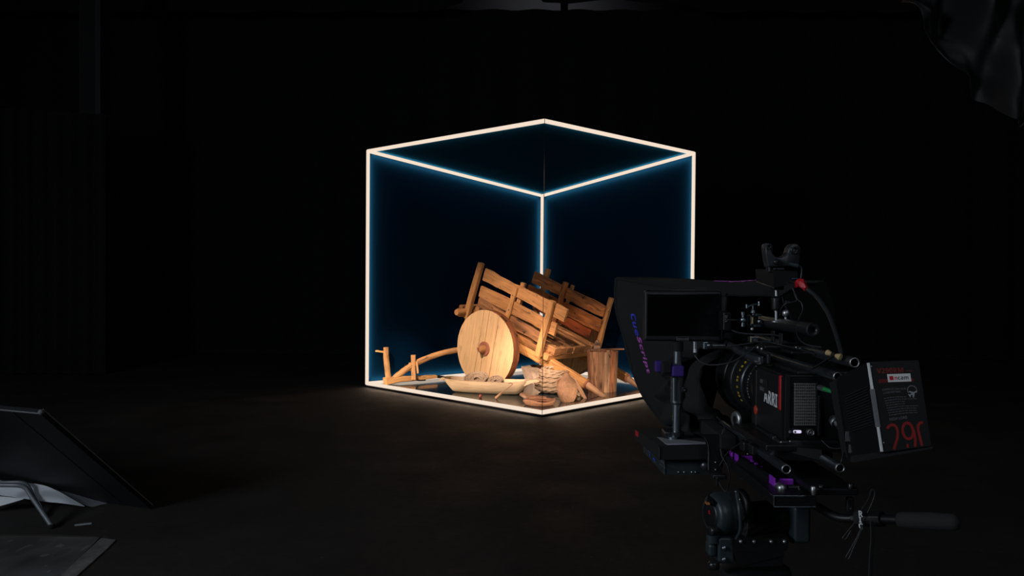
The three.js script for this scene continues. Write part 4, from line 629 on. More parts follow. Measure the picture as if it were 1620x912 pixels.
{
  const t = thing('tracking_sensor', 'black tracking sensor with a horned U-shaped bracket, highest on the rig', 'sensor', P(1228, 440, 1.65));
  const z = 1.62, sh2 = new THREE.Shape(); const k = z / 1279, X = px => (px - 1238) * k, Y = py => -(py - 425) * k;
  sh2.moveTo(X(1216), Y(421)); sh2.quadraticCurveTo(X(1211), Y(405), X(1211), Y(391)); sh2.quadraticCurveTo(X(1212), Y(385), X(1217), Y(387)); sh2.quadraticCurveTo(X(1222), Y(390), X(1219), Y(396)); sh2.quadraticCurveTo(X(1220), Y(408), X(1232), Y(409)); sh2.quadraticCurveTo(X(1243), Y(409), X(1247), Y(398)); sh2.quadraticCurveTo(X(1249), Y(387), X(1257), Y(387)); sh2.quadraticCurveTo(X(1266), Y(389), X(1264), Y(402)); sh2.lineTo(X(1262), Y(417)); sh2.quadraticCurveTo(X(1250), Y(421), X(1237), Y(420)); sh2.closePath();
  const g = new THREE.ExtrudeGeometry(sh2, { depth: .02, bevelEnabled: true, bevelSize: .002, bevelThickness: .004, bevelSegments: 3, curveSegments: 10 }); const o = P(1238, 425, z); g.translate(o.x, o.y, o.z - .02); wpart('bracket', toCreasedNormals(g, .8), std(.028, .030, .035, .42), t, 'horned bracket');
  for (const [px, py, r] of [[1216, 391, .005], [1257, 396, .008]]) wpart('eye', turned(P(px, py, z - .006), P(px, py, z - .006).add(TOW), [[r * .55, 0], [r * .6, .002], [r, .002], [r, -.002]], 24), K.anod, t);
  wpart('knob', turned(P(1227, 415, z - .002), P(1227, 415, z - .002).add(TOW), [[.0055, 0], [.0055, .005], [.004, .008], [0, .009]], 24), K.anod, t);
  wpart('neck', [slab(1216, 420, 1222, 432, z, .02), slab(1224, 424, 1242, 428, z - .006, .006)], K.anod, t); wpart('sensor_box', hexa([P(1224, 428, 1.60), P(1262, 430, 1.60), P(1262, 447, 1.60), P(1224, 456, 1.60)], [P(1195, 426, 1.76), P(1236, 426, 1.76), P(1236, 440, 1.76), P(1196, 445, 1.76)]), K.blk, t);
  wpart('edge', rod(P(1197, 446, 1.755), P(1223.5, 455, 1.60), .0008), K.gun, t); wpart('blue_mark', slab(1253.5, 440.5, 1263, 441.8, 1.596, .002, .0004), std(.03, .12, .25, .4), t);
  wpart('plug', rod(P(1248, 418, 1.605), P(1263, 421, 1.60), .0038), K.teal, t);
}
single('thin_cable', [tk([[1262, 420.5, 1.60], [1268, 424, 1.6], [1268, 435, 1.6], [1265, 445, 1.6], [1257, 448, 1.6], [1248, 444, 1.6]], .0019)], K.cable, 'short cable looping down from the horned bracket', 'cable');
single('thick_cable', [tk([[1262, 450, 1.595], [1272, 455, 1.58], [1290, 468, 1.55], [1308, 492, 1.5], [1318, 515, 1.46], [1326, 540, 1.42], [1332, 563, 1.39]], .0042, 60)], K.cable, 'thick dark cable arching from the red tape down to the battery', 'cable');
single('red_tape', [loft([P(1259, 455, 1.597), P(1261, 451, 1.595), P(1265, 448.5, 1.588), P(1269, 449, 1.583), P(1273, 454, 1.576), P(1276, 457, 1.57)], t => { const k = [.005, .011, .018, .017, .011, .008][Math.round(t * 5)]; return [k, k * 1.1]; }, { prof: 'round', n: 10, j: .005, seed: 5, crease: .3 })], K.red, 'torn red tape wrapped round the thick cable', 'tape');
single('thin_cable', [tk([[1244, 446, 1.6], [1254, 456, 1.6], [1260, 472, 1.59], [1268, 480, 1.585], [1270, 490, 1.58], [1264, 505, 1.56], [1260, 520, 1.53], [1264, 536, 1.5], [1275, 545, 1.48], [1300, 550, 1.45]], .0013, 60)], K.cable, 'thin cable trailing down in front of the top handle', 'cable');
single('thin_cable', [tk([[1246, 446, 1.602], [1257, 458, 1.6], [1261, 472, 1.6], [1259, 477, 1.6], [1245, 480, 1.6], [1236, 488, 1.61], [1234, 500, 1.62]], .0013, 50)], K.cable, 'thin cable bending back behind the shiny ball', 'cable');
// jointed clamp left of the handle
{
  const t = thing('knob_clamp', 'jointed black clamp with a T-handle left of the upright arm', 'clamp', P(1190, 525, 1.72)), Z = 1.70;
  wpart('body', slab(1187, 499, 1200, 518, Z, .03, .004), K.blk, t); wpart('plate', slab(1196, 496.5, 1206, 501, Z - .01, .02, .002), K.teal, t); wpart('plate', slab(1194, 514, 1205, 518.5, Z - .01, .02, .002), K.teal, t); wpart('ball', ball(P(1202, 509, Z - .008), .0055, 18), K.gun, t);
  wpart('knob', [cyl(P(1175.5, 515, Z), P(1175.5, 494, Z), .003), cyl(P(1175.5, 499, Z), P(1175.5, 494, Z), .0042), cyl(P(1175.5, 517, Z), P(1175.5, 512, Z), .0042), ball(P(1175.5, 506.5, Z), .0062, 16)], K.gun, t);
  wpart('handle_stem', [cyl(P(1191.5, 499, Z), P(1191.5, 482, Z), .0018), turned(P(1192, 496, Z), P(1192, 480, Z), [[0, 0], [.0065, 0], [.0065, .003], [.004, .005], [.005, .008], [0, .009]], 20)], K.gun, t); wpart('t_handle', [rod(P(1182, 485, Z), P(1201, 480.5, Z), .0022), rod(P(1182, 482, Z), P(1182, 488, Z), .0028), rod(P(1201, 477, Z), P(1201, 484, Z), .0026)], K.gun, t);
  wpart('lettering', [slab(1189.5, 502.5, 1191.5, 513, Z - .003, .002, .0003)], K.tan, t); wpart('screw', ball(P(1190, 521, Z - .01), .004, 12), K.steel, t); wpart('arm', slab(1150, 505, 1176, 509, Z + .02, .01), K.blk, t);
}
{
  const t = thing('control_module', 'small black module with white print beside the field monitor', 'module', P(1151, 524, 1.80)); wpart('case', slab(1144.5, 494, 1158, 524, 1.80, .05, .004), K.blk, t); wpart('print', [0, 1, 2, 3].map(i => slab(1147 + (i % 2) * .6, 499.5 + i * 2.8, 1151.5 - (i % 2), 501.3 + i * 2.8, 1.797, .002, .0003)), K.grey, t, 'white print');
}
// cage on the camera top: rails, block, cables
{
  const t = thing('camera_cage', 'dark cage rails and blocks over the lens and camera top', 'cage', P(1215, 560, 1.65));
  wpart('block', [slab(1187.5, 533, 1199.5, 542, 1.66, .02, .002)], K.gun, t); wpart('hole', turned(P(1194, 537.5, 1.659), P(1194, 537.5, 1.659).add(TOW), [[.0035, 0], [.0035, .0015], [.0045, .0015]], 20), K.blk, t); wpart('edge', slab(1187.6, 533, 1188.6, 542, 1.656, .002, .0003), K.tan, t);
  wpart('rail', rod(P(1200, 570, 1.64), P(1150, 545, 1.88), .0095), K.gun, t); wpart('crossbar', [slab(1210, 547, 1300, 554, 1.58, .05, .003), slab(1252, 556, 1300, 562, 1.52, .10, .003)], K.blk, t);
  for (const [x, y] of [[1199, 549], [1205, 551], [1260, 549], [1266, 551]]) wpart('screw', turned(P(x, y, 1.54), P(x, y - 10, 1.54), [[0, -.004], [.0022, -.004], [.0022, 0], [0, .0008]], 12), K.steel, t);
  wpart('latch', [slab(1196, 571, 1205, 574, 1.63, .01, .001), slab(1202, 566, 1205, 577, 1.63, .01, .001)], K.grey, t); wpart('small_bracket', [slab(1180, 548, 1200, 556, 1.68, .02), slab(1210, 548, 1218, 553, 1.6, .02)], K.anod, t);
}
single('thin_cable', [tk([[1158, 523, 1.74], [1170, 527, 1.72], [1190, 529, 1.69], [1220, 530, 1.64], [1236, 532, 1.6]], .0019)], K.cable, 'pale-edged cable running level below the jointed clamp', 'cable');
single('thin_cable', [tk([[1099, 562, 1.82], [1106, 571, 1.81], [1118, 577, 1.79], [1140, 577, 1.76], [1160, 572, 1.73], [1185, 557, 1.69], [1205, 543, 1.64], [1222, 540, 1.6]], .0019, 60)], K.cable, 'curved cable swinging from the monitor plug up to the camera top', 'cable');
single('thin_cable', [tk([[1150, 549, 1.75], [1190, 543, 1.68], [1212, 541, 1.62], [1240, 547, 1.58], [1275, 556, 1.5], [1290, 562, 1.46]], .0016, 50)], K.cable, 'long thin cable lying along the cage over the lens', 'cable');
single('thin_cable', [tk([[1134, 660, 1.78], [1142, 668, 1.76], [1146, 680, 1.74], [1140, 700, 1.73], [1133, 720, 1.72], [1130, 742, 1.71], [1138, 765, 1.70], [1148, 778, 1.69], [1154, 760, 1.68], [1152, 740, 1.68], [1142, 722, 1.69], [1140, 700, 1.70], [1144, 680, 1.71]], .0014, 90)], K.cable, 'thin black cable hanging in a long loop beside the prompter bracket', 'cable');
single('thin_cable', [tk([[1138, 738, 1.70], [1150, 718, 1.69], [1166, 705, 1.66], [1185, 694, 1.63], [1200, 688, 1.60]], .0013)], K.cable, 'thin cable rising from the loop towards the camera foot', 'cable');
{
  const t = thing('wooden_toggle', 'pale wooden hourglass toggle tied on the camera top', 'toggle', P(1319, 566, 1.39)), a = P(1307, 557.5, 1.40), b = P(1331, 566, 1.38), d = b.clone().sub(a), L = d.length();
  wpart('bead', turned(a, b, [[0, 0], [.0045, .0005], [.0052, .003], [.003, L * .42], [0, L * .42]], 20), K.tan, t); wpart('bead', turned(b, a, [[0, 0], [.0055, .0005], [.006, .003], [.003, L * .4], [0, L * .4]], 20), K.tan, t); wpart('cord', turned(a, b, [[.0034, L * .36], [.0045, L * .42], [.0045, L * .58], [.0034, L * .62]], 16), K.matte, t);
  wpart('strap', bar(P(1318, 564, 1.388), P(1285, 584, 1.43), .006, .002), K.matte, t);
}
// field monitor on its column
{
  const Z = 1.84, t = thing('field_monitor', 'black field monitor with a dark glossy screen, standing on a steel column', 'monitor', P(1081, 541, Z + .01));
  wpart('case', slab(1020, 460, 1142, 541, Z, .03, .006), std(.013, .014, .016, .5), t); wpart('screen', slab(1024.5, 464.5, 1137.5, 532.5, Z - .002, .004, .0015), K.screen, t, 'switched off glossy screen');
  wpart('rim', [rod(P(1023, 459.6, Z + .002), P(1139, 459.6, Z + .002), .0009), rod(P(1142, 464, Z + .002), P(1142, 537, Z + .002), .0009)], K.anod, t);
  wpart('logo', [letters('HD', .0046, R_, U_, P(1083.5, 538.2, Z - .003)), slab(1070.5, 533.6, 1071.3, 538.8, Z - .003, .002, .0002), slab(1070.5, 533.4, 1091, 534, Z - .003, .002, .0002), slab(1070.5, 538.6, 1091, 539.2, Z - .003, .002, .0002), letters('SMALL', .0038, R_, U_, P(1071.8, 537.8, Z - .003))], K.grey, t, 'grey brand lettering');
}
{
  const Z = 1.85, t = thing('monitor_column', 'steel column with collar and clamp carrying the field monitor', 'column', P(1070, 700, Z)), c = y => P(1072.5 - (y - 541) * .017, y, Z), ring = (y0, y1, r) => cyl(c(y1), c(y0), r, r, 32);
  wpart('pole', ring(552, 690, .0092), K.gun, t); wpart('head', ring(541, 556, .0125), K.matte, t);
  wpart('collar', [ring(597, 637, .0142), cyl(P(1067, 634, Z - .014), P(1067, 598, Z - .014), .005)], K.gun, t); wpart('lever', [slab(1079, 612, 1085, 622, Z - .012, .012, .003), ball(P(1084, 618, Z - .012), .005, 12)], K.blk, t); wpart('lock_ring', ring(636, 640, .0125), K.anod, t); wpart('pin', ball(P(1075, 648, Z - .009), .002, 8), K.blk, t);
  wpart('base_clamp', [ring(683, 690, .0165), slab(1052, 684, 1083, 700, Z - .002, .045, .003)], K.anod, t); wpart('clamp_ring', cyl(P(1064.5, 696, Z - .012), P(1064.5, 691, Z - .012), .012), K.gun, t); wpart('clamp_ring', cyl(P(1070, 702, Z - .014), P(1070, 696, Z - .014), .0135), K.gun, t);
}
single('strap', [slab(1037.5, 572, 1048, 589.5, 1.84, .02, .003), slab(1064, 579.5, 1083, 597, 1.815, .06, .004)], K.strap, 'purple strap passing round the monitor column', 'strap');
single('strap_buckle', [slab(1047, 573, 1064, 595, 1.825, .012, .004), slab(1049, 577, 1062, 591, 1.821, .006, .002)], K.matte, 'black buckle on the purple strap', 'buckle');
{
  const t = thing('monitor_plug', 'bright metal plug hanging under the field monitor', 'plug', P(1099.5, 561, 1.83)); wpart('body', [cyl(P(1099.5, 552, 1.83), P(1099.5, 541, 1.83), .0042), cyl(P(1099.5, 556, 1.83), P(1099.5, 552, 1.83), .0034)], K.steel, t); wpart('collar', cyl(P(1099.5, 558, 1.83), P(1099.5, 550.5, 1.83), .0038), K.white, t);
  const u = thing('angled_plug', 'dark angled plug right of the bright plug under the monitor', 'plug', P(1125, 556, 1.82)); wpart('elbow', [slab(1113, 541, 1121, 554, 1.82, .012, .003)], K.gun, u); wpart('barrel', [rod(P(1120, 548, 1.815), P(1149, 548, 1.79), .006), rod(P(1122, 548, 1.81), P(1127, 548, 1.81), .0078)], K.anod, u);
}
// prompter: fabric hood, monitor below, bracket
{
  const Z0 = 2.55, t = thing('prompter_hood', 'black fabric teleprompter hood with purple lettering on its side', 'hood', P(1080, 690, 2.2));
  const fe = new THREE.CatmullRomCurve3([[976, 441, 2.55], [977, 470, 2.53], [984, 515, 2.47], [999, 568, 2.41], [1017, 618, 2.34], [1038, 654, 2.28], [1064, 680, 2.22]].map(q => P(...q))), re = new THREE.CatmullRomCurve3([[1150, 468, 1.98], [1146, 530, 1.98], [1136, 600, 1.99], [1122, 650, 2.0], [1105, 690, 2.02]].map(q => P(...q)));
  const wr = (u, v) => .012 * (vnoise(u * 3 + 5, v * 4, 3) - .5) + .007 * (vnoise(u * 9, v * 5, 4) - .5) + .010 * Math.sin(u * 9 + v * 2) * u * (1 - u) * 2;
  const left = (u, v) => { const q = fe.getPoint(v).lerp(re.getPoint(v), u); q.x += (wr(u, v) + .03 * Math.sin(Math.PI * u) * Math.sin(Math.PI * v) * -.5) * Math.min(1, v * 5); return q; };
  wpart('left_side', cloth(left, 40, 40, .004), K.cloth, t);
  const fr = new THREE.CatmullRomCurve3([[1302, 447, 2.55], [1318, 500, 2.5], [1322, 560, 2.42], [1310, 640, 2.3]].map(q => P(...q))), rr = new THREE.CatmullRomCurve3([[1236, 470, 1.98], [1256, 530, 1.98], [1256, 600, 1.99], [1236, 690, 2.02]].map(q => P(...q)));
  wpart('right_side', cloth((u, v) => { const q = fr.getPoint(v).lerp(rr.getPoint(v), u); q.x -= wr(u, v); return q; }, 24, 30, .004), K.cloth, t);
  const tl = P(976, 441, 2.55), tr = P(1302, 447, 2.55), bl = P(1150, 468, 1.98), br = P(1236, 470, 1.98), top = (u, v) => { const q = tl.clone().lerp(tr, v).lerp(bl.clone().lerp(br, v), u); q.y += (-.02 * Math.sin(Math.PI * v) * (1 - u) * .25 + wr(v, u) * .5 + .012 * Math.sin(Math.PI * u)) * Math.min(1, v * 6); return q; };
  wpart('top_side', cloth(top, 26, 34, .004), K.cloth, t);
  wpart('front_hem', [tube([0, .1, .25, .4, .55, .7, .85, 1].map(v => left(0, v)), .007, 60), tube([0, .25, .5, .75, 1].map(v => top(0, v)), .006, 40)], K.cloth, t); wpart('corner_hem', tube([0, .2, .4, .6, .8, 1].map(u => left(u, 0)), .005, 40), K.cloth, t);
  // lettering lies on the cloth: x runs down the side, y across it
  const onSide = (str, v0, u0, size, m, lab) => { const g = new TextGeometry(str, { font: sans, size: 1, depth: .02, curveSegments: 4, bevelEnabled: false }), p = g.attributes.position, f0 = (u, v) => left(u, v); for (let i = 0; i < p.count; i++) { const X = p.getX(i) * size, Y = p.getY(i) * size, v = v0 + X * 1.75, u = u0 + Y * 1.75 + X * .32, q = f0(u, v), e2 = .004, du = f0(u + e2, v).sub(q), dv = f0(u, v + e2).sub(q), n = du.cross(dv).normalize(); if (n.x > 0) n.negate(); q.addScaledVector(n, .003 + p.getZ(i) * .04); p.setXYZ(i, q.x, q.y, q.z); } g.computeVertexNormals(); wpart('lettering', g, m, t, lab); };
  onSide('Cue', .245, .16, .028, K.ink, 'blue lettering'); onSide('Script', .368, .19, .028, K.violet, 'purple lettering');
  { const g = new TextGeometry('CueScript', { font: sans, size: 1, depth: .02, curveSegments: 3 }); const p = g.attributes.position; for (let i = 0; i < p.count; i++) { const v = .80 - p.getX(i) * .060, u = .40 - p.getY(i) * .16, q = top(u, v); p.setXYZ(i, q.x, q.y + .0035 + p.getZ(i) * .05, q.z); } g.computeVertexNormals(); wpart('lettering', g, K.violet, t, 'purple lettering on the top'); }
  // the gathered sleeve round the lens
  const lc = V(.545, 1.25, -1.93); const sl = (u, v) => { const a = u * 2 * Math.PI, fold = 1 + .16 * Math.sin(a * 13 + 5 * vnoise(v * 3, u * 5, 9) * 3) * (.25 + v) * .5 + .22 * (vnoise(u * 14, v * 4, 8, 14, 0) - .5), r = (.085 + .05 * Math.pow(v, .6)) * fold; return V(lc.x + Math.cos(a) * r * 1.05 - .03 * v * v, lc.y + Math.sin(a) * r * (Math.sin(a) < 0 ? 1.15 : .85) - .015 * v, lc.z - .02 - .09 * v + .05 * Math.sin(v * 7 + 4 * vnoise(u * 7, v * 2, 12, 7, 0))); };
  wpart('sleeve', cloth(sl, 120, 16, .003), K.cloth, t, 'gathered fabric sleeve round the lens');
}
{
  const t = thing('prompter_monitor', 'flat black prompter monitor lying face up in front of the camera', 'monitor', P(1065, 745, 1.85));
  wpart('bezel', hexa([P(1042, 705, 1.74), P(1128, 703, 1.74), P(1128, 727, 1.74), P(1042, 728, 1.74)], [P(1003, 678, 2.08), P(1080, 678, 2.08), P(1080, 695, 2.08), P(1004, 694, 2.08)]), K.matte, t); wpart('edge', rod(P(1043, 708, 1.738), P(1043, 727, 1.738), .0009), K.gun, t);
  wpart('screen', hexa([P(1054, 702.5, 1.75), P(1119, 702, 1.75), P(1119, 705, 1.75), P(1054, 705, 1.75)], [P(1024, 681.5, 2.04), P(1085, 681.5, 2.04), P(1085, 684, 2.04), P(1024, 684, 2.04)]), std(.30, .30, .32, .6), t, 'grey screen'); wpart('screen_edge', bar(P(1055, 704.3, 1.745), P(1116, 703.8, 1.745), .003, .0032), K.lilac, t, 'lilac glass edge');
  wpart('case', hexa([P(1051, 727, 1.76), P(1122, 726, 1.76), P(1122, 751, 1.76), P(1051, 752, 1.76)], [P(1016, 698, 2.05), P(1090, 698, 2.05), P(1090, 718, 2.05), P(1018, 716, 2.05)]), K.teal, t); wpart('edge', rod(P(1051, 728, 1.758), P(1051, 751.5, 1.758), .0008), K.gun, t);
  wpart('red_label', hexa([P(1005, 681, 2.045), P(1010, 684.5, 2.005), P(1010, 692.5, 2.005), P(1005, 689, 2.045)], [P(1006, 681, 2.055), P(1011, 684.5, 2.015), P(1011, 692.5, 2.015), P(1006, 689, 2.055)]), K.red, t, 'red label');
  const dash = (x, y, w, h, z, m) => hexa([P(x, y, z), P(x + w, y + w * .82, z - w * .0075), P(x + w, y + h + w * .82, z - w * .0075), P(x, y + h, z)], [P(x + .3, y, z + .006), P(x + w + .3, y + w * .82, z - w * .0075 + .006), P(x + w + .3, y + h + w * .82, z - w * .0075 + .006), P(x + .3, y + h, z + .006)]);
  wpart('blue_print', [dash(1025, 711, 5.5, 3, 1.955), dash(1027, 718.5, 1.8, 2.6, 1.94), dash(1033, 724, 3.8, 3, 1.885)], K.blue, t, 'blue print'); wpart('white_print', [dash(1032.5, 717, 7, .8, 1.895), dash(1034, 729, 4, .7, 1.885), dash(1044, 727, 7, .8, 1.80), dash(1045, 729.5, 6, .7, 1.80), dash(1046, 732, 6, .7, 1.80), dash(1044, 734, 8.5, .8, 1.80)], K.grey, t, 'white print');
  for (const x of [1073, 1082, 1094, 1100]) wpart('screw', ball(P(x, 747.5, 1.757), .0015, 8), K.white, t);
}
{
  const Z = 1.70, k = Z / 1279, o = P(1125, 720, Z), t = thing('prompter_bracket', 'black curved bracket holding the prompter monitor to the rods', 'bracket', P(1128, 760, Z)), s = new THREE.Shape(), X = x => (x - 1125) * k, Y = y => -(y - 720) * k;
  s.moveTo(X(1108), Y(689)); s.quadraticCurveTo(X(1119), Y(697), X(1121), Y(712)); s.lineTo(X(1121), Y(744)); s.quadraticCurveTo(X(1122), Y(752), X(1130), Y(753)); s.lineTo(X(1142), Y(753)); s.lineTo(X(1148), Y(690)); s.closePath();
  const g = new THREE.ExtrudeGeometry(s, { depth: .008, bevelEnabled: true, bevelSize: .001, bevelThickness: .001, bevelSegments: 1 }); g.translate(o.x, o.y, o.z - .01); wpart('plate', g, K.blk, t); wpart('edge', tube([P(1113, 691, Z), P(1119, 700, Z), P(1121, 712, Z), P(1121, 744, Z)], .0008, 20, 6), K.gun, t);
  wpart('washer', turned(P(1116, 738, Z + .02), P(1116, 738, Z + .02).add(V(-.5, 0, 1)), [[.008, 0], [.0095, .004], [.008, .009], [0, .009]], 24), K.anod, t); for (const y of [732, 743.5]) wpart('screw', ball(P(1132, y, Z - .002), .0021, 10), K.steel, t);
  wpart('arm', slab(1140, 690, 1165, 712, 1.69, .2, .003), K.matte, t); wpart('latch', [slab(1133, 756, 1137, 771, 1.66, .008, .002), slab(1128, 752, 1150, 760, 1.68, .02, .003)], K.anod, t);
}
// ---------------------------------------------------------------- lower left: leaning board, its stand, paper, mat, tape
{
  const A = G(238, 806, .004), B = P(63, 655, 4.40), C = G(0, 772, .004), dir = C.clone().sub(A).normalize(), D = B.clone().addScaledVector(dir, 2.0), E2 = A.clone().addScaledVector(dir, 2.0), n = B.clone().sub(A).cross(dir).normalize(); if (n.z < 0) n.negate();
  const t = thing('leaning_board', 'large dark board leaning over a metal stand at the lower left', 'board', A); const th = .028, bk = q => q.clone().addScaledVector(n, -th);
  const boardMat = std(.012, .0145, .018, .6, 0, { map: dataTex(256, 256, (u, v) => { const s = Math.max(0, 1 - Math.abs(vnoise(u * 14, v * 3, 5, 14, 3) - .5) * 60) * (vnoise(u * 9, v * 9, 6, 9, 9) > .7 ? .25 : 0); return .78 + .2 * vnoise(u * 5, v * 5, 3, 5, 5) + s; }) });
  wpart('panel', hexa([B, D, E2, A].map(q => q.clone()), [B, D, E2, A].map(bk)), boardMat, t);
  const edge = (a, b, w) => bar(a.clone().addScaledVector(n, -th / 2), b.clone().addScaledVector(n, -th / 2), w, th + .006, { up: n.clone() }); wpart('frame_bar', bar(A.clone().addScaledVector(n, -th), B.clone().addScaledVector(n, -th), .008, .006, { up: n.clone() }), std(.30, .28, .25, .5), t, 'thin pale edge'); wpart('frame_bar', bar(B, D, .007, .007, { up: n.clone() }), std(.26, .26, .27, .45, .3), t, 'worn metal top edge');
  wpart('inner_batten', bar(A.clone().lerp(B, .02).addScaledVector(dir, .22), B.clone().addScaledVector(dir, .22), .014, .006, { up: n.clone() }), std(.010, .012, .014, .6), t); wpart('corner_cap', ball(B.clone().addScaledVector(n, -.01), .016, 12), K.grey, t);
}
{
  const t = thing('metal_stand', 'bent chrome tube stand with one leg, under the leaning board', 'stand', G(80, 834, 0)); const f = G(82, 833, .012), z = -f.z;
  wpart('tube', tube([P(-30, 769, z + .25), P(10, 768, z + .22), P(32, 769, z + .2), P(41, 773, z + .17), P(47, 782, z + .14), f.clone().lerp(P(47, 782, z + .14), .4), f], .014, 60, 14), std(.45, .47, .50, .4, .8), t); wpart('tube', tube([P(-30, 764, z + .55), P(10, 763.5, z + .52), P(36, 764, z + .5), P(44, 769, z + .47), P(52, 783, z + .42), P(72, 818, z + .2)], .011, 60, 12), std(.35, .37, .40, .4, .8), t); wpart('foot_cap', turned(f.clone().setY(0), V(f.x, 1, f.z), [[0, 0], [.017, 0], [.017, .02], [.013, .024], [0, .024]], 20), K.matte, t);
}
{
  const sheet = (a, b, bow, nm, lab, m) => { const ca = new THREE.CatmullRomCurve3(a.map(q => P(...q))), cb = new THREE.CatmullRomCurve3(b.map(q => P(...q))); const g = cloth((u, v) => { const q = ca.getPoint(u).lerp(cb.getPoint(u), v); q.y += bow * Math.sin(Math.PI * v) * Math.sin(Math.PI * Math.min(1, u * .9 + .1)); return q; }, 30, 8, .004); return single(nm, g, m, lab, 'paper'); };
  sheet([[-30, 757, 5.35], [10, 762, 5.3], [66, 768, 5.25], [90, 777, 5.2], [112, 789, 5.15], [133, 801, 5.1]], [[-30, 781, 5.2], [0, 784, 5.18], [36, 789, 5.14], [70, 794, 5.12], [100, 797, 5.1], [134, 802, 5.09]], .0, 'paper_sheet', 'pale curled paper sheet lying behind the metal stand', std(.80, .82, .88, .8));
  sheet([[84, 775, 5.28], [110, 780, 5.28], [150, 790, 5.27], [196, 801, 5.24]], [[112, 788, 5.17], [122, 795, 5.15], [145, 802.5, 5.15], [196, 802.5, 5.2]], .0, 'paper_sheet', 'darker grey end of curled paper tucked under the leaning board', std(.26, .27, .3, .8));
  sheet([[-30, 786, 5.02], [0, 786, 5.02], [37, 789.5, 5.02]], [[-30, 806, 4.96], [0, 801, 4.98], [37, 790.5, 5.015]], 0, 'paper_sheet', 'brightest paper corner at the left edge of the picture', std(.86, .87, .9, .8));
}
{ const a = G(118, 831.5, .002), b = G(145, 828.5, .002); single('tape_strip', bar(a, b, .028, .003), std(.42, .44, .46, .7), 'short pale tape strip on the floor right of the metal stand', 'tape'); }
{
  const c = G(183, 856, 0), t = thing('floor_mat', 'worn grey floor mat with a pale taped edge, lower left corner', 'mat', c); const g0 = (x, y, h) => G(x, y, h);
  const mat = std(1, 1, 1, .7, 0, { map: dataTex(512, 512, (u, v) => { const a = vnoise(u * 8, v * 8, 41, 8, 8), b = vnoise(u * 30, v * 12, 42, 30, 12), s = vnoise(u * 60, v * 22, 43, 60, 22); const k = .22 + a * .14 + b * .09 + (s > .88 ? .12 : 0) - (b > .7 ? .05 : 0); return [k * .99, k, k * 1.01]; }) });
  const q = [g0(-200, 849, .006), g0(158, 850, .006), g0(98, 912, .006), g0(60, 960, .006), g0(-300, 960, .006)]; const pos = [], uv = []; for (let i = 1; i < q.length - 1; i++) for (const p of [q[0], q[i + 1], q[i]]) { pos.push(p.x, p.y, p.z); uv.push(p.x * .5, p.z * .5); }
  const slabOf = (Q, h) => { const S = new THREE.Shape(Q.map(p => new THREE.Vector2(p.x, -p.z))); const g = new THREE.ExtrudeGeometry(S, { depth: h, bevelEnabled: false }); g.rotateX(-Math.PI / 2); const P2 = g.attributes.position, U2 = g.attributes.uv; for (let i = 0; i < P2.count; i++) U2.setXY(i, P2.getX(i) * .6, P2.getZ(i) * .6); return g; };
  wpart('mat_sheet', slabOf(q, .005), mat, t); wpart('edge_tape', slabOf([g0(160, 852, .005), g0(183, 855, .005), g0(170, 868, .005), g0(118, 915, .005), g0(85, 950, .005), g0(60, 950, .005), g0(92, 915, .005)], .0062), std(.25, .245, .24, .8, 0, { map: speck(8, .55, 1.05, 16) }), t, 'pale worn edge tape'); wpart('edge_tape', slabOf([g0(-200, 846.5, .005), g0(80, 847, .005), g0(156, 849.5, .005), g0(156, 851, .005), g0(80, 849.5, .005), g0(-200, 850, .005)], .006), std(.055, .05, .035, .8), t);
}
// ---------------------------------------------------------------- backdrop, post, swags, hanging cloth
const drape = std(.0055, .0055, .006, .95);
single('backdrop_curtain', cloth((u, v) => V(-10 + 20 * u, .01 + v * (P(0, 0, 15).y * 0 + P(810, 15.5, 15).y - .01 + (u - .5) * .12), -15 + .06 * Math.sin(u * 160) * (1 - .3 * v)), 420, 4, .01), drape, 'wide black curtain behind the lit box', 'curtain');
{
  const a = P(887, 40, 14.6), b = P(898, 40, 14.6), h = P(887, 0, 14.6).y + 1.4; single('rigging_post', box(a.x * 15.5 / 14.6, .01, -15.6, b.x * 15.5 / 14.6, 7.99, -15.45), drape, 'dark post crossing the grey strip above the curtain', 'post');
  single('swag_curtain', cloth((u, v) => { const px = -120 + u * 1860, y = u < .5 ? 13 - 26 * Math.max(0, 1 - Math.abs(px - 770) / 70) * .5 - (px > 730 && px < 860 ? 6 : 0) : 12 - (px > 940 && px < 1020 ? 13 * (1 - Math.abs(px - 985) / 50) : 0) + (px > 1040 ? (px - 1040) * .06 : 0); const edge = px < 700 ? 19 : px > 1090 ? Math.min(19, 11.5 + (px - 1090) * .3) : px < 735 ? 15 - (px - 700) * .36 : px < 850 ? -4 : px < 860 ? -1 : px < 885 ? 3 : px < 925 ? 5 - (px - 885) * .04 : px < 985 ? 3.4 - (px - 925) * .07 : px < 1040 ? -.8 + (px - 985) * .09 : 4.2 + (px - 1040) * .13; const q = P(px, Math.min(19, edge), 14.2); q.y += v * 1.2; q.z += .05 * Math.sin(u * 90); return q; }, 372, 3, .01), drape, 'black cloth swags hanging above the grey strip', 'curtain');
}
{ const a = P(125, 0, 12), b = P(153, 0, 12), c = P(161.5, 0, 12); const y0 = P(140, 180, 12).y; struct('trim_1', [box(a.x, y0, -12.3, b.x, 7.99, -12.0)], std(.009, .0095, .011, .8)); struct('trim_2', box(b.x, y0 - .04, -12.25, c.x, 7.99, -11.95), std(.028, .03, .034, .7));
  single('side_curtain', cloth((u, v) => { const q = P(-60 + u * 226, 166 + u * 16, 11.8); return V(q.x, .01 + v * (q.y - .01), -11.8 + .05 * Math.sin(u * 60)); }, 90, 3, .01), drape, 'black side curtain under the tall pillar at the left', 'curtain'); }
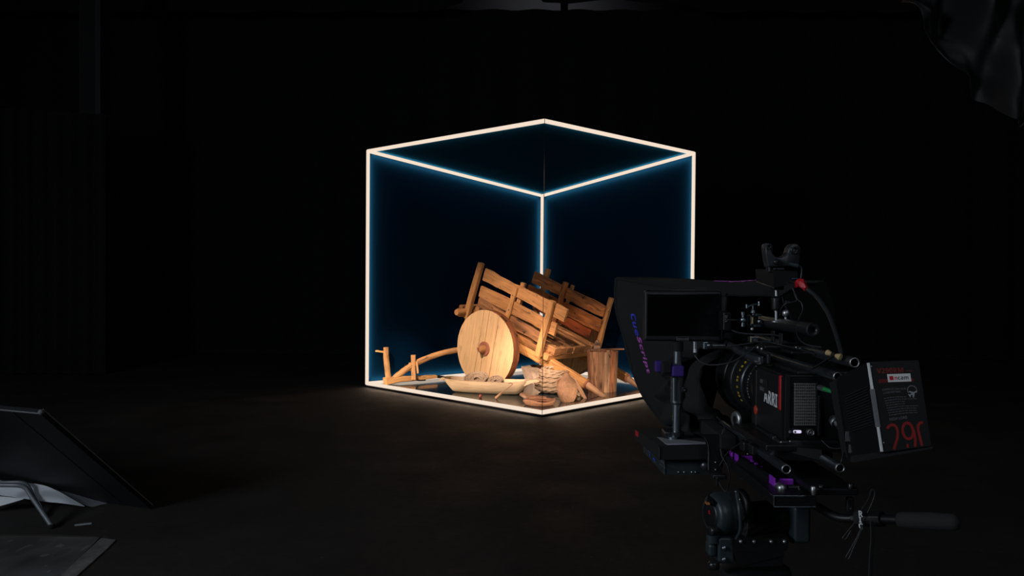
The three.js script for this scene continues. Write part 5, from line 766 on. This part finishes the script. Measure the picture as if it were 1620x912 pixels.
{
  const top = new THREE.CatmullRomCurve3([[1425, -8, 4.2], [1500, -30, 4.1], [1570, -30, 4.0], [1680, -30, 3.9]].map(q => P(...q))), low = new THREE.CatmullRomCurve3([[1430, 2, 4.2], [1462, 50, 4.15], [1524, 122, 4.1], [1568, 162, 4.08], [1601, 198, 4.05], [1640, 192, 3.95], [1690, 200, 3.9]].map(q => P(...q)));
  const f = (u, v) => { const a = low.getPoint(u), q = a.clone().lerp(top.getPoint(u), v); q.z += .10 * Math.sin(u * 11 + v * 2.5) * (.4 + .6 * v) + .05 * Math.sin(u * 23 - v * 5) + .03 * (vnoise(u * 12, v * 8, 3) - .5); q.y += .01 * Math.sin(u * 40) * (1 - v); return q; };
  single('hanging_cloth', cloth(f, 70, 40, .006), std(.0045, .005, .006, .6, 0, { bumpMap: clothBump, bumpScale: .001 }), 'folded black cloth hanging in at the top right corner', 'cloth');
}
// the studio's soft lamp, left of the camera, and a small lamp that washes the wall above the curtain
{
  const pos = V(-6.2, 3.3, 1.4), tgt = V(.2, .6, -2.6), t = thing('soft_lamp', 'large softbox lamp at the left of the studio', 'lamp', pos); t.lookAt(tgt); t.updateMatrixWorld(true);
  const W = 2.2, H = 1.6; const bx = (w, h, d, x, y, z) => { const g = new THREE.BoxGeometry(w, h, d); g.translate(x, y, z); return g; };
  part('housing', [bx(W + .1, .05, .3, 0, H / 2 + .025, -.15), bx(W + .1, .05, .3, 0, -H / 2 - .025, -.15), bx(.05, H, .3, W / 2 + .025, 0, -.15), bx(.05, H, .3, -W / 2 - .025, 0, -.15), bx(W + .1, H + .1, .03, 0, 0, -.31)], K.matte, t);
  part('diffuser', bx(W, H, .01, 0, 0, -.02), new THREE.MeshStandardMaterial({ color: 0xffffff, emissive: new THREE.Color(.8, .9, 1), emissiveIntensity: 1 }), t);
  wpart('stand', [cyl([pos.x - .1, .02, pos.z + .2], [pos.x - .1, pos.y - .2, pos.z + .2], .03), cyl([pos.x - .1, 0, pos.z + .2], [pos.x - .1, .03, pos.z + .2], .35)], K.matte, t);
  const l = new THREE.RectAreaLight(STUDIO.color, STUDIO.power, W, H); l.position.copy(pos); l.lookAt(tgt); l.translateZ(-.01); l.castShadow = true; scene.add(l);
}
{
  const pos = V(1.2, 4.7, 3.4), tgt = V(.6, .9, -1.7), t = thing('soft_lamp', 'smaller square softbox lamp hung behind the film camera', 'lamp', pos); t.lookAt(tgt); t.updateMatrixWorld(true);
  const W = 1.2, bx = (w, h, d, x, y, z) => { const g = new THREE.BoxGeometry(w, h, d); g.translate(x, y, z); return g; };
  part('housing', [bx(W + .1, .05, .3, 0, W / 2 + .025, -.15), bx(W + .1, .05, .3, 0, -W / 2 - .025, -.15), bx(.05, W, .3, W / 2 + .025, 0, -.15), bx(.05, W, .3, -W / 2 - .025, 0, -.15), bx(W + .1, W + .1, .03, 0, 0, -.31)], K.matte, t);
  part('diffuser', bx(W, W, .01, 0, 0, -.02), new THREE.MeshStandardMaterial({ color: 0xffffff, emissive: new THREE.Color(.8, .9, 1), emissiveIntensity: 1 }), t);
  wpart('hanger', cyl([pos.x, pos.y + .3, pos.z + .25], [pos.x, 7.99, pos.z + .25], .02), K.matte, t);
  const l = new THREE.RectAreaLight(STUDIO.color, STUDIO.fill, W, W); l.position.copy(pos); l.lookAt(tgt); l.translateZ(-.01); l.castShadow = true; scene.add(l);
}
{
  const pos = V(.8, 7.6, -16.2), t = thing('wall_lamp', 'small lamp hidden above the curtain, washing the grey wall', 'lamp', pos), d = V(0, -.35, -1).normalize(); part('housing', turned(d.clone().multiplyScalar(-.02), d, [[.07, 0], [.08, 0], [.08, -.2], [.05, -.25], [0, -.25]], 24), K.matte, t); part('lens', turned(d.clone().multiplyScalar(-.025), d, [[0, .002], [.07, 0], [0, -.004]], 24), lensMat, t); part('hanger', cyl([0, 0, .1], [0, 7.99 - 7.6, .1], .015), K.matte, t);
  const s = new THREE.SpotLight(0xf2f4ff, 1.2, 0, 1.2, .8, 2); s.position.copy(pos); s.target.position.copy(pos).add(d); s.shadow.radius = 3; s.castShadow = true; scene.add(s, s.target);
}
renderer.render(scene, camera);
